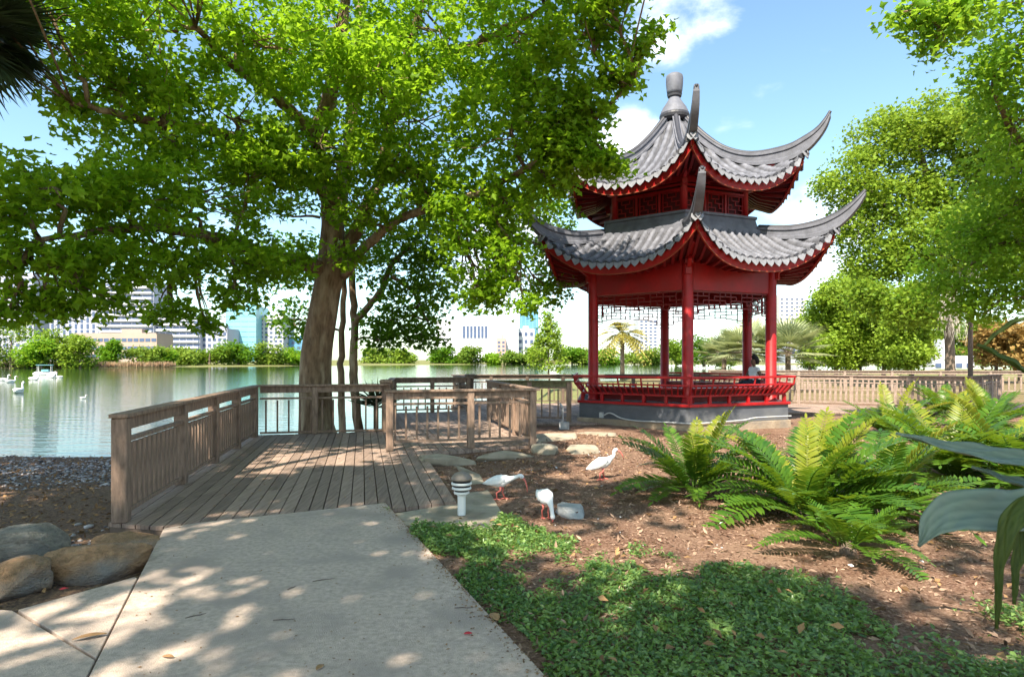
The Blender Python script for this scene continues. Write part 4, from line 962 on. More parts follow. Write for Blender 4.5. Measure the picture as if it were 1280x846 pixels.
# ------------------------------------------------------------ far buildings
MT['b_white']=material('pale_render',(.56,.57,.62),.8,.05,.05,(1,1,1),0,1,.2)
MT['b_cream']=material('cream_render',(.56,.53,.53),.8,.05,.05,(1,1,1),0,1,.2)
MT['b_tan']=material('tan_roof',(.36,.28,.24),.8,.1,.05,(1,1,1),0,1,.2)
MT['b_glass']=material('blue_glass',(.10,.25,.40),.25,.2,.08,(1,1,1),0,1,.5)
MT['b_teal']=material('teal_glass',(.20,.45,.52),.25,.12,.05,(1,1,1),0,1,.5)
MT['b_window']=material('window_glass',(.07,.10,.19),.3,.2,.2,(1,1,1),0,1,.5)
MT['b_brick']=material('pink_brick',(.45,.30,.27),.8,.1,.2,(1,1,1),0,1,.2)
MT['b_grey']=material('grey_slab',(.42,.43,.46),.8,.08,.1,(1,1,1),0,1,.2)
def building(label,px0,px1,pyt,pyb,Y,wall,nx,nz,win='b_window',wf=(.55,.5),depth=22,bands=None,rz=0,extra=None,name='apartment_tower',win_rows=None):
    s=Y/FPX; W_=(px1-px0)*s; zt=EYE+(450-pyt)*s; c=at((px0+px1)/2,450,Y); z0=0.5
    root=thing(name,(c.x,Y,z0),label,'building',None,R_(rz)); H=zt-z0
    mb=MB(); mb.box((0,depth/2,H/2),(W_,depth,H)); mb.box((0,depth/2,H+.4),(W_*.985,depth*.985,.8)); mb.box((W_*.12,depth/2,H+1.8),(W_*.25,depth*.3,2.6)); mb.build('wall',MT[wall],root,world=False)
    if nx:
        cw,ch=W_/nx,(H-2)/nz; me=box_mesh('window',(cw*wf[0],.3,ch*wf[1]),MT[win],.02)
        for r in range(nz):
            if win_rows and r not in win_rows: continue
            for k in range(nx): place(me,'window',root,(-W_/2+(k+.5)*cw,-.02,1+(r+.55)*ch))
    if bands:
        ch=(H-2)/bands; me=box_mesh('balcony',(W_*.96,1.6,ch*.34),MT['b_white'],.03)
        for r in range(bands): place(me,'balcony',root,(0,-.75,1+(r+.25)*ch))
    if extra: extra(root,W_,H)
    return root
MT['b_tower']=material('lavender_render',(.36,.37,.45),.8,.08,.05,(1,1,1),0,1,.2)
building('slender pale tower half hidden by leaves beside the long condominium',-5,42,345,455,420,'b_tower',6,14)
building('mauve white tower with vertical window strips left of the banded condominium',62,128,372,455,400,'b_tower',9,10,wf=(.42,.8))
building('tall white condominium with banded balconies behind the leaves',124,192,352,455,395,'b_tower',5,14,wf=(.9,.5),bands=14)
building('lower white wing with banded balconies stepping down from the tall condominium',190,250,398,455,398,'b_tower',7,7,wf=(.85,.5),bands=7)
building('low stepped white block left of the teal tower',246,284,412,455,402,'b_tower',6,5)
building('low tan roofed building in front of the condominiums',92,196,418,455,330,'b_tan',14,3,wf=(.8,.4),name='low_building',depth=16)
building('teal mirrored glass tower left of the big trunk',282,320,384,455,420,'b_teal',4,10,win='b_glass',wf=(.9,.06),name='glass_tower')
building('pale grey tower beside the teal glass one',324,354,396,455,430,'b_grey',5,10)
building('small pale block tight against the big trunk',356,384,424,455,440,'b_glass',4,4,name='low_building')
hall=building('white civic hall with one row of dark windows across the lake',545,648,402,455,470,'b_white',0,0,name='civic_hall',depth=30)
s=470/FPX; me=box_mesh('window',(3.0*s,.4,15*s),MT['b_window'],.03)
for k in range(7):
    c=at(580+k*4.6,415,470); place(me,'window',hall,(c.x-hall.location.x,-.05,c.z-hall.location.z))
building('small pink brick stair tower beside the white hall',621,632,424,455,462,'b_brick',2,5,name='brick_tower',depth=8)
building('blue glass office tower rising behind the far shore',650,673,386,455,500,'b_glass',5,16,win='b_teal',wf=(.12,.95),name='glass_tower')
building('low white annexe at the foot of the blue office tower',640,668,412,455,480,'b_white',4,4,name='low_building')
building('pale tower with a window grid seen through the pavilion',799,822,398,455,450,'b_white',4,12,wf=(.6,.5))
building('pale unfinished tower behind the right pavilion roof corner',974,1006,370,455,450,'b_cream',5,16,wf=(.5,.4))
building('low dark roofed building right of the red post',988,1032,407,455,230,'b_grey',6,2,name='low_building',depth=14)
building('white low building in the park beyond the thin weathered pole',1166,1218,452,462,85,'b_white',4,1,name='park_building',depth=6)

# ------------------------------------------------------------ small things on the far water
def swan(px,py,label,rz,sc=1.0):
    p=ground_at(px,py,LAKE); t=thing('swan',(p.x,p.y,LAKE),label,'swan','white swans out on the lake',rz)
    mb=MB(); mb.tube([(-.62,0,.16),(-.45,0,.15),(-.15,0,.14),(.15,0,.14),(.34,0,.20),(.44,0,.38),(.42,0,.58),(.44,0,.72),(.52,0,.78),(.62,0,.75),(.70,0,.71)],[.02,.15,.23,.22,.13,.07,.055,.055,.07,.05,.03],12)
    mb.m=1; mb.tube([(.66,0,.735),(.74,0,.70),(.79,0,.68)],[.04,.03,.012],8); mb.build('body',[MT['feather'],MT['bill']],t,world=False,smooth=True).scale=(sc,)*3
    mb=MB(); 
    for sgn in(-1,1): mb.tube([(.22,sgn*.15,.22),(-.1,sgn*.22,.27),(-.45,sgn*.12,.25),(-.66,sgn*.03,.24)],[.05,.10,.08,.01],8)
    mb.build('wing',MT['feather'],t,world=False,smooth=True).scale=(sc,)*3
swan(24,491,'nearest white swan on the lake, seen from behind',R_(100),.95)
swan(14,478,'white swan with its neck upright behind the nearest one',R_(60),.8)
swan(5,476,'white swan closest to the picture edge',R_(20),.85)
swan(43,475,'white swan swimming in front of the reeds',R_(10),1.0)
swan(64,472,'white swan just in front of the pale boat',R_(0),1.0)
swan(74,472,'small white swan trailing behind the boat swan',R_(190),.7)
swan(104,498,'tiny lone white bird far out in mid water',R_(30),.28)
p=ground_at(56,469,LAKE); t=thing('pedal_boat',(p.x,p.y,LAKE),'pale blue and white canopied boat moored by the reeds','boat',rz=R_(25))
mb=MB(); mb.tube([(-1.5,0,.22),(-1.2,0,.2),(0,0,.18),(1.1,0,.2),(1.6,0,.35)],[.1,(.5,.35),(.6,.38),(.5,.35),.06],12); mb.build('hull',MT['white'],t,world=False,smooth=True)
mb=MB(); mb.box((0,0,1.55),(2.0,1.2,.08)); mb.box((.1,0,.72),(.9,1.0,.3)); mb.build('canopy',MT['b_teal'],t,world=False,bevel=.03)
mb=MB()
for x in(-.85,.85):
    for y in(-.45,.45): mb.tube([(x,y,.4),(x,y,1.52)],.03,6)
mb.build('canopy_post',MT['white'],t,world=False)
MT['reed']=leaf_material('dry_reed',(.35,.22,.13),(.55,.40,.26),(.5,.35,.2),.3,.8,.1)
n=5000; P=np.stack([rng.uniform(-160,-108,n),rng.uniform(0,3,n),np.full(n,LAKE)],1); P[:,1]+=np.interp(P[:,0],[-160,-120,-108],[177,187,203])
V,F,k=leaf_arrays(P,np.stack([rng.normal(0,.15,n),rng.normal(0,.15,n),np.ones(n)],1),rng.normal(0,1,(n,3)),rng.uniform(1.0,2.2,n),np.full(n,.25),False)
tag(fast_mesh('reeds',V,F,MT['reed'],None,np.repeat(rng.uniform(0,1,n),k)),kind='stuff')

# ------------------------------------------------------------ rocks, slabs
def smooth_noise(P,seed,f=1.0):
    r=np.random.default_rng(seed); o=np.zeros(len(P))
    for k in range(5):
        d=r.normal(0,1,3)*f*(1.5**k); o+=np.sin(P@d+r.uniform(0,6))*(.6**k)
    return o
def boulder(name,loc,dims,label,mat,seed,rz=0,boxy=.5,group=None,cat='rock'):
    bm=bmesh.new(); bmesh.ops.create_icosphere(bm,subdivisions=5,radius=1)
    P=np.array([v.co[:] for v in bm.verts]); 
    S=np.sign(P)*np.abs(P)**(1-boxy*.6); S/=np.maximum(np.abs(S).max(1,keepdims=True)**boxy*np.linalg.norm(S,axis=1,keepdims=True)**(1-boxy),1e-6)
    S*=1+.10*smooth_noise(P*1.6,seed)[:,None]+.03*smooth_noise(P*5,seed+1)[:,None]+.008*smooth_noise(P*14,seed+2)[:,None]
    rr=np.random.default_rng(seed+9)
    for k in range(9):
        d=unit(rr.normal(0,1,3)); m=S@d; lim=.62+.2*rr.random(); S-=np.maximum(0,m-lim)[:,None]*d*.85
    for v,p in zip(bm.verts,S): v.co=(p[0]*dims[0]/2,p[1]*dims[1]/2,p[2]*dims[2]/2)
    me=bpy.data.meshes.new(name); bm.to_mesh(me); bm.free(); me.materials.append(MT[mat]); me.polygons.foreach_set('use_smooth',[True]*len(me.polygons))
    o=bpy.data.objects.new(name,me); COL.objects.link(o); o.location=loc; o.rotation_euler=(0,0,rz); return tag(o,label,cat,group)
boulder('boulder',(-3.22,4.98,-.01),(.74,.42,.37),'rounded sunlit brown boulder at the edge of the concrete path','rock',3,R_(28),.35)
boulder('boulder',(-3.36,5.62,-.03),(.56,.32,.26),'flat brown boulder between the concrete path and the railing end post','rock',5,R_(35),.4)
boulder('boulder',(-4.25,5.55,-.06),(.95,.44,.40),'flat grey layered boulder closest to the beach','rock_grey',8,R_(12),.7)
boulder('boulder',(-3.66,4.62,-.04),(.52,.50,.36),'squat brown boulder cut by the picture edge','rock',12,R_(60),.5)
boulder('boulder',(-4.35,5.0,-.1),(.42,.36,.26),'small tan boulder wedged behind the squat one','rock',15,R_(20),.5)
# edging under the boardwalk
boulder('edging_stone',(-1.05,10.25,-.05),(.85,.5,.26),'pale edging stone under the corner of the boardwalk','curb',21,R_(14),.85,cat='edging stone')
boulder('edging_stone',(-.15,10.75,-.04),(1.1,.42,.26),'long flat edging stone below the mulch bed railing','curb',22,R_(12),.85,cat='edging stone')
boulder('edging_stone',(.62,11.25,-.03),(.52,.5,.3),'square edging stone below the last railing post','curb',23,R_(8),.9,cat='edging stone')
boulder('edging_stone',(1.25,11.5,-.06),(.8,.6,.22),'flat sunlit edging stone lying nearest the standing ibis','curb',24,R_(20),.8,cat='edging stone')
boulder('edging_stone',(.85,13.3,-.07),(1.2,.7,.22),'broad pale edging stone between the ibises and the pavilion plinth','curb',25,R_(5),.8,cat='edging stone')
boulder('edging_stone',(1.75,14.2,-.07),(1,.6,.2),'pale edging stone against the pavilion plinth','curb',26,R_(-20),.8,cat='edging stone')
mb=MB()
pl=[ground_at(x,y,-.03) for x,y in[(492,655),(486,642),(572,628),(585,600),(566,578),(600,592),(628,640),(612,662)]]
mb.prism([(p.x,p.y) for p in pl],-.2,-.03); o=mb.build('concrete_slab',MT['curb'],bevel=.02); tag(o,'worn concrete slab wrapping the boardwalk corner under the lamp','slab')
p=ground_at(713,642,-.05); boulder('stone_block',(p.x,p.y,-.045),(.37,.40,.15),'pale grey stone block beside the feeding ibis','concrete_block',31,R_(-25),.92,cat='block')
p=ground_at(705,538,-.1); mb=MB(); mb.box((p.x,p.y,.0),(.24,.2,.22)); mb.tube([(p.x-.03,p.y,.1),(p.x-.03,p.y,.45),(p.x-.1,p.y+.05,.55)],.03,8); tag(mb.build('pipe_footing',MT['concrete_block'],bevel=.01),'small pale footing with a pipe under the mossy railing','footing')

# ------------------------------------------------------------ path lamp
p=ground_at(577,643,-.03); t=thing('path_lamp',(p.x,p.y,-.03),'louvred path lamp on a short white post beside the boardwalk corner','lamp')
mb=MB(); mb.lathe([(.043,-.15),(.043,.20),(.05,.205),(.05,.215)],20); mb.build('post',MT['white'],t,world=False)
for k,(r,z) in enumerate([(.082,.237),(.102,.285),(.108,.333)]):
    mb=MB(); mb.lathe([(r*.7,z-.014),(r*.98,z-.014),(r*1.02,z-.006),(r*.99,z+.008),(r*.7,z+.012)],28); mb.build('louvre',MT['white'],t,world=False,smooth=True)
    mb=MB(); mb.lathe([(r*.6,z+.012),(r*.90,z+.013),(r*.90,z+.036),(r*.6,z+.037)],28); mb.build('louvre_shade',MT['black'],t,world=False)
mb=MB(); mb.lathe([(.045,.21),(.05,.36)],20); mb.build('core',MT['black'],t,world=False)
mb=MB(); mb.lathe([(.085,.372),(.112,.37),(.115,.38),(.105,.405),(.08,.43),(.045,.448),(.01,.455)],28); mb.build('cap',MT['dome'],t,world=False,smooth=True)

# ------------------------------------------------------------ ibises
def ibis(loc,rz,label,pose,sc=1):
    t=thing('white_ibis',loc,label,'bird','white ibises on the mulch bed',rz); t.scale=(sc,)*3; mb=MB(); H=.20
    if pose=='stand':
        neck=[(.13,0,H+.12),(.175,0,H+.15),(.19,0,H+.18),(.185,0,H+.21),(.20,0,H+.24),(.225,0,H+.248),(.245,0,H+.242)]; bill=[(.235,0,H+.245),(.285,0,H+.215),(.325,0,H+.16),(.345,0,H+.09)]
    elif pose=='probe':
        neck=[(.13,0,H+.09),(.19,0,H+.11),(.235,0,H+.125),(.26,0,H+.14),(.285,0,H+.135),(.305,0,H+.12),(.315,0,H+.105)]; bill=[(.305,0,H+.12),(.345,0,H+.07),(.37,0,H-.01),(.375,0,H-.09)]
    else:
        neck=[(.13,0,H+.03),(.17,0,H-.02),(.19,0,H-.07),(.20,0,H-.10),(.21,0,H-.125),(.215,0,H-.145),(.215,0,H-.16)]; bill=[(.212,0,H-.13),(.215,0,H-.17),(.205,0,H-.195),(.19,0,H-.205)]
    tilt=.05 if pose=='stand' else .0 if pose=='probe' else -.07
    body=[(-.235,0,H+.02-tilt),(-.20,0,H+.03-tilt),(-.13,0,H+.045-tilt*.7),(-.05,0,H+.055-tilt*.3),(.03,0,H+.06),(.09,0,H+.085 if pose!='feed' else H+.05)]
    mb.tube(body+neck,[.006,(.04,.022),(.075,.06),(.095,.085),(.09,.085),(.062,.062)]+[.04,.029,.025,.025,.031,.029,.017],16)
    mb.m=1; mb.tube(bill,[.017,.012,.009,.004],10)
    mb.m=1
    for s_ in(-1,1):
        fx=.05*s_ if pose!='feed' else .02*s_
        mb.tube([(0.0,s_*.035,H-.0),(.015+fx*.3,s_*.036,H-.07),(-.02+fx*.7,s_*.036,H-.10),(fx,s_*.036,.012)],[.024,.012,.012,.009],8)
        for a in(-.6,0,.6,3.14): mb.tube([(fx,s_*.036,.012),(fx+.055*math.cos(a),s_*.036+.055*math.sin(a),.004)],[.008,.004],6)
    mb.m=2
    h=neck[-2]
    for s_ in(-1,1): mb.tube([(h[0]-.005,s_*.018,h[2]+.008),(h[0]-.005,s_*.030,h[2]+.008)],[.007,.004],8)
    mb.build('body',[MT['feather'],MT['pink'],MT['eye']],t,world=False,smooth=True)
    mb=MB()
    for s_ in(-1,1): mb.tube([(.07,s_*.06,H+.075),(.0,s_*.085,H+.08),(-.10,s_*.072,H+.06-tilt*.7),(-.19,s_*.038,H+.035-tilt),(-.255,s_*.012,H+.018-tilt)],[(.012,.03),(.022,.058),(.022,.055),(.015,.035),.006],10)
    mb.build('wing',MT['feather'],t,world=False,smooth=True)
    mb=MB(); mb.tube([(-.22,0,H+.015-tilt),(-.275,0,H+.005-tilt)],[(.022,.010),.005],8); mb.build('tail_tip',MT['eye'],t,world=False,smooth=True)
def bed(px,py): 
    p=ground_at(px,py,-.06); p.z=float(ground_height(np.array([p.x]),np.array([p.y]))[0]); return p
ibis(bed(626,626),R_(-8),'white ibis bending forward with its bill over the mulch, nearest the lamp','probe',.84)
ibis(bed(753,598),R_(12),'white ibis standing upright on pink legs near the ferns','stand',.92)
ibis(bed(682,647),R_(-68),'white ibis seen from the front with its head down beside the stone block','feed',.82)

# ------------------------------------------------------------ seated person
sp=Vector((7.02,18.55,.56)); t=thing('person',sp,'person with dark hair in a white shirt seated on the pavilion bench','person',rz=R_(195)); t.scale=(.9,.9,.88)
def skinned(name,verts,edges,radii,mat,parent,sub=2):
    me=bpy.data.meshes.new(name); me.from_pydata([Vector(v) for v in verts],edges,[]); me.materials.append(mat)
    o=bpy.data.objects.new(name,me); COL.objects.link(o); o.parent=parent
    sk=o.modifiers.new('skin','SKIN'); sk.use_smooth_shade=True
    for v,r in zip(me.skin_vertices[0].data,radii): v.radius=(r,r) if not hasattr(r,'__len__') else r
    me.skin_vertices[0].data[0].use_root=True
    ss=o.modifiers.new('sub','SUBSURF'); ss.levels=sub; ss.render_levels=sub
    return o
S=.42
BV=[(0,0,S),(0,0,S+.22),(-.01,0,S+.42),(0,0,S+.53),(.02,0,S+.60),(.04,0,S+.70),(.05,0,S+.80),
 (0,.17,S+.47),(-.06,.26,S+.24),(-.22,.34,S+.10),(-.30,.36,S+.09),(0,-.17,S+.47),(.10,-.23,S+.24),(.30,-.15,S+.12),(.38,-.12,S+.12),
 (.05,.09,S),(.44,.11,S+.03),(.46,.11,S-.36),(.58,.11,S-.39),(.05,-.09,S),(.44,-.11,S+.03),(.46,-.11,S-.36),(.58,-.11,S-.39)]
BE=[(0,1),(1,2),(2,3),(3,4),(4,5),(5,6),(2,7),(7,8),(8,9),(9,10),(2,11),(11,12),(12,13),(13,14),(0,15),(15,16),(16,17),(17,18),(0,19),(19,20),(20,21),(21,22)]
BR=[(.15,.12),(.14,.11),(.15,.10),.06,.055,.085,.08,.07,.05,.038,.04,.07,.05,.038,.04,.09,.07,.045,.04,.09,.07,.045,.04]
skinned('body',BV,BE,BR,MT['skin'],t)
skinned('shirt',[BV[i] for i in(0,1,2,3,7,11)]+[(-.03,.22,S+.36),(.05,-.20,S+.36)],[(0,1),(1,2),(2,3),(2,4),(2,5),(4,6),(5,7)],[(.175,.14),(.165,.135),(.17,.12),.07,.088,.088,.075,.075],MT['shirt'],t)
skinned('trousers',[BV[i] for i in(0,15,16,17,19,20,21)],[(0,1),(1,2),(2,3),(0,4),(4,5),(5,6)],[(.17,.14),.11,.09,.065,.11,.09,.065],MT['trousers'],t)
mb=MB(); mb.tube([(-.10,0,S+.62),(-.09,0,S+.72),(-.03,0,S+.83),(.03,0,S+.885),(.08,0,S+.86)],[.06,.095,.105,.08,.03],14); mb.build('hair',MT['hair'],t,world=False,smooth=True)

# ------------------------------------------------------------ cycads (coontie-like ferns)
def frond_mesh(seed,Ln,curve,npair,pl,pw,mat,fwd=.45,vee=.35):
    r=np.random.default_rng(seed); u=np.linspace(0,1,npair+6)
    x=Ln*(u-.10*curve*u**3); z=-curve*Ln*.55*u**2.2; y=r.normal(0,.02)*u**2*Ln
    pts=np.stack([x,y+0*u,z],1); P=[];A=[];Nn=[];Ls=[]
    for i in range(4,len(u)-1):
        tg=unit(pts[i+1]-pts[i-1]); sd_=np.array((0,1,0)); upv=unit(np.cross(tg,sd_)); upv=upv if upv[2]>0 else -upv
        w_=math.sin(math.pi*np.clip((i-3)/(len(u)-3)*.86+.12,0,1))**.6
        for s_ in(-1,1):
            P.append(pts[i]+upv*.004); A.append(sd_*s_+tg*(fwd+r.normal(0,.06))+upv*(vee+r.normal(0,.06))); Nn.append(upv-sd_*s_*vee*.8+r.normal(0,.05,3)); Ls.append(pl*w_*r.uniform(.92,1.06))
    P.append(pts[-1]);A.append(unit(pts[-1]-pts[-2]));Nn.append((0,0,1));Ls.append(pl*.6)
    Ls=np.array(Ls); n=len(P); P=np.array(P);A=unit(np.array(A));Nn=np.array(Nn,float); S_=unit(np.cross(A,Nn));U_=np.cross(S_,A); Lc=Ls[:,None]; w=pw
    def pt(a,s,uu): return P+A*Lc*a+S_*w*s+U_*Lc*uu
    V=np.stack([pt(0,.15,0),pt(.25,.5,-.005),pt(.65,.48,-.03),pt(1,0,-.09),pt(.65,-.48,-.03),pt(.25,-.5,-.005),pt(0,-.15,0),pt(.3,0,.012),pt(.68,0,-.012)],1)
    f=np.array([[0,1,7,7],[1,2,8,7],[2,3,8,8],[3,4,8,8],[4,5,7,8],[5,6,7,7],[6,0,7,7]])
    V=V.reshape(-1,3); T=np.repeat(r.uniform(0,.75,n),9)
    # as mixed polygons
    faces=[]
    for k in range(n):
        b=k*9; faces+= [(b,b+1,b+7),(b+1,b+2,b+8,b+7),(b+2,b+3,b+8),(b+3,b+4,b+8),(b+4,b+5,b+7,b+8),(b+5,b+6,b+7),(b+6,b,b+7)]
    mb=MB(); mb.add([tuple(v) for v in V],faces); nv=len(mb.v)
    mb.tube([Vector(p) for p in pts],list(np.linspace(.008,.003,len(pts))),5)
    me=bpy.data.meshes.new('frond'); me.from_pydata(mb.v,[],mb.f); me.materials.append(mat)
    a=me.attributes.new('tint','FLOAT','POINT'); a.data.foreach_set('value',np.concatenate([T,np.full(len(mb.v)-nv,.3)]).astype(np.float32)); me.polygons.foreach_set('use_smooth',[True]*len(mb.f)); return me
FR=[frond_mesh(100+i,1.0,[.55,.8,1.0,.7,.35][i],[21,22,20,23,19][i],[.20,.19,.21,.18,.20][i],.034,MT['frond'],.42,.22) for i in range(5)]
FP=[frond_mesh(200+i,1.0,[.2,.35,.5][i],26,.16,.026,MT['frond_pale'],.5,.45) for i in range(3)]
def cycad(px,py,label,n,size,seed,pale=0,pale_az=None,z=None,tall=1.0):
    p=bed(px,py); p.z-=.02; t=thing('cycad',p,label,'cycad','feathery cycads in the planted bed'); r=random.Random(seed)
    mb=MB(); mb.lathe([(.06,-.06),(.07,.03),(.05,.09),(.02,.12)],12); mb.build('stem',MT['wood_dark'],t,world=False,smooth=True)
    for k in range(n):
        az=k*2.39996+r.uniform(-.3,.3); f=k/n
        el=R_(r.uniform(5,30)+ (1-f)*50*tall); s=size*r.uniform(.75,1.1)
        ra=r.uniform(.02,.14); place(r.choice(FR),'frond',t,(math.cos(az)*ra,math.sin(az)*ra,r.uniform(.04,.14)),(r.uniform(-.25,.25),-el,az),(s,s,s))
    for k in range(pale):
        az=(pale_az or 0)+r.uniform(-1.6,1.6); el=R_(r.uniform(48,78)); s=size*r.uniform(.85,1.12)
        place(r.choice(FP),'young_frond',t,(math.cos(az)*.06,math.sin(az)*.06,.12),(r.uniform(-.3,.3),-el,az),(s,s,s))
cycad(868,618,'dark cycad closest to the standing ibis, left of the bigger clumps',34,.98,1,3,.8)
cycad(1005,648,'large central cycad with upright yellow green young fronds',44,1.12,2,9,1.0)
cycad(1095,640,'broad cycad between the central clump and the big strap leaf',36,1.12,3,5,1.2)
cycad(1060,690,'low cycad spreading its fronds over bare mulch at the front',24,.62,4,0)
cycad(1190,600,'dark green cycad behind the grey strap leaf',38,1.25,5,3,1.8)
cycad(1275,610,'cycad with drooping fronds cut by the right picture edge',34,1.2,6,2,1.8)
cycad(1115,545,'cycad further back in front of the sunlit railing',32,1.15,7,3,1.0)
cycad(1235,535,'yellow tipped cycad below the thin weathered pole',32,1.25,8,6,2.0)
cycad(1180,520,'small dark cycad at the far end of the bed',26,1.2,9,1,1)

# ------------------------------------------------------------ strap-leaved plant at the right edge
def strap(name,ctrl,width,mat,parent,fold=.18,twist=0.,seed=0):
    k=40; p=catmull(ctrl,k); r=np.random.default_rng(seed); vs=[];fs=[];m=15
    for i in range(k):
        tg=unit(p[min(i+1,k-1)]-p[max(i-1,0)]); a=np.array((0,0,1.)); sd_=unit(np.cross(tg,a)); 
        if i>0 and np.dot(sd_,ps)<0: sd_=-sd_
        ps=sd_; up_=np.cross(sd_,tg); th=twist if not hasattr(twist,'__len__') else np.interp(i/(k-1),np.linspace(0,1,len(twist)),twist); s2=sd_*math.cos(th)+up_*math.sin(th); u2=-sd_*math.sin(th)+up_*math.cos(th)
        u=i/(k-1); wd=width*(min(1,.55+u*1.2) if u<.4 else 1)*max(.02,(1-max(0,(u-.55)/.45)**2.0))
        for j in range(m):
            x=(j/(m-1)-.5); vs.append(p[i]+s2*wd*x+u2*wd*(fold*(abs(x)*2)**1.5)+u2*.006*math.sin(i*.9+j))
    fs=[(i*m+j,i*m+j+1,(i+1)*m+j+1,(i+1)*m+j) for i in range(k-1) for j in range(m-1)]
    mb=MB(); mb.add(vs,fs); o=mb.build(name,mat,parent,smooth=True); 
    a=o.data.attributes.new('tint','FLOAT','POINT'); a.data.foreach_set('value',np.clip(.5+.35*np.sin(np.tile(np.arange(m),k)*2.1)+.1*r.normal(0,1,m*k),0,1).astype(np.float32))
    s_=o.modifiers.new('thick','SOLIDIFY'); s_.thickness=.003; return o
cb=Vector((2.75,2.55,-.05)); t=thing('strap_leaf_plant',cb,'large strap leaved plant leaning in with broad grey green leaves','plant')
k_=lambda px,py,Y: np.array(at(px,py,Y)); base=np.array(cb)+(0,0,.1)
mb=MB(); mb.tube([cb-Vector((0,0,.1)),cb+Vector((0,0,.3)),cb+Vector((-.02,0,.6))],[.1,.09,.06],12); mb.build('stalk',MT['crinum_green'],t,smooth=True)
top=np.array(cb)+(0,0,.45)
strap('leaf',[top,k_(1420,640,2.5),k_(1330,632,2.45),k_(1270,640,2.4),k_(1205,640,2.36),k_(1172,652,2.34),k_(1148,682,2.32)],.175,MT['crinum'],t,.12,[.0,.2,.6,.9,.75,.4],1)
strap('leaf',[top,k_(1420,600,2.7),k_(1330,585,2.75),k_(1260,574,2.8),k_(1190,560,2.85),k_(1120,541,2.9)],.13,MT['crinum'],t,.15,[0,.2,.5,.5,.3],2)
strap('leaf',[top,k_(1400,640,2.8),k_(1330,616,2.85),k_(1270,603,2.9),k_(1215,583,2.95)],.09,MT['crinum'],t,.15,[0,.2,.4,.4],3)
strap('leaf',[top,k_(1400,560,2.6),k_(1340,505,2.6),k_(1290,470,2.6),k_(1255,448,2.62),k_(1222,430,2.65)],.085,MT['crinum_green'],t,.15,[0,.1,.4,.4],4)
strap('leaf',[top,k_(1400,520,2.9),k_(1340,420,2.9),k_(1290,398,2.9),k_(1255,410,2.9),k_(1230,432,2.9)],.04,MT['crinum_green'],t,.15,[0,.1,.1],5)
strap('hanging_leaf',[top,k_(1380,600,2.3),k_(1310,625,2.28),k_(1268,645,2.26),k_(1250,690,2.25),k_(1246,785,2.24)],.075,MT['crinum_green'],t,.2,[0,.3,.9,1.3,1.4],6)
strap('hanging_leaf',[top,k_(1400,610,2.5),k_(1330,630,2.46),k_(1285,650,2.42),k_(1270,700,2.4),k_(1268,755,2.38)],.07,MT['crinum_green'],t,.2,[0,.3,.9,1.2,1.2],7)

# ------------------------------------------------------------ ground cover and litter
def inside(poly,X,Y): return signed_dist(poly,X,Y)
IVY=[(-1.25,6.75),(-.35,6.65),(.35,6.3),(.75,5.75),(1.6,5.3),(2.4,4.65),(3.3,4.45),(4.3,4.3),(5.2,4.0),(5.5,2.0),(2.5,1.6),(.8,1.7),(.30,3.0)]
n=210000; X=rng.uniform(-1.4,5.6,n); Y=rng.uniform(1.6,6.9,n); d=inside(IVY,X,Y)
pathd=-(((X-RIGHT_A[0])*(RIGHT_B[1]-RIGHT_A[1])-(Y-RIGHT_A[1])*(RIGHT_B[0]-RIGHT_A[0]))/math.hypot(RIGHT_B[0]-RIGHT_A[0],RIGHT_B[1]-RIGHT_A[1]))
pn=np.stack([X,Y,0*X],1); patch=smooth_noise(pn*1.5,77)+.6*smooth_noise(pn*3.7,78)
thr=np.interp(np.abs(pathd),[0,1.4,2.5,4],[-2.2,-.9,.25,.75])+np.where(Y<3.4,0,.0)
slab=signed_dist([(q_.x,q_.y) for q_ in pl],X,Y)
keep=(d+.12*smooth_noise(pn*5,79)>.0)&(patch>thr)&(pathd*1>-.03+.02*patch)&(slab<-.01)
side=np.sign(pathd[np.argmin((X-3)**2+(Y-4)**2)])
keep=(d+.12*smooth_noise(pn*5,79)>.0)&(patch+rng.normal(0,.25,n)>thr)&(pathd*side>-.05*rng.random(n)**2+.02*smooth_noise(pn*9,80))&(slab<-.01)
X,Y,patch=X[keep],Y[keep],patch[keep]; n=len(X); hgt=np.clip(.06+.035*patch,.025,.14)
Z=ground_height(X,Y)+rng.uniform(.1,1,n)*hgt
A=rng.normal(0,1,(n,3));A[:,2]=rng.normal(.12,.3,n);Nn=rng.normal(0,.5,(n,3));Nn[:,2]+=1
sz=np.interp(Y,[2,6.5],[.033,.040])*rng.uniform(.5,1.4,n)
V,F,k=leaf_arrays(np.stack([X,Y,Z],1),A,Nn,sz,sz*.52,False,.2)
tag(fast_mesh('ground_cover',V,F,MT['ivy'],None,np.repeat(np.clip(rng.normal(.42,.32,n)+.1*patch,0,1),k)),kind='stuff')
print('ivy',n)
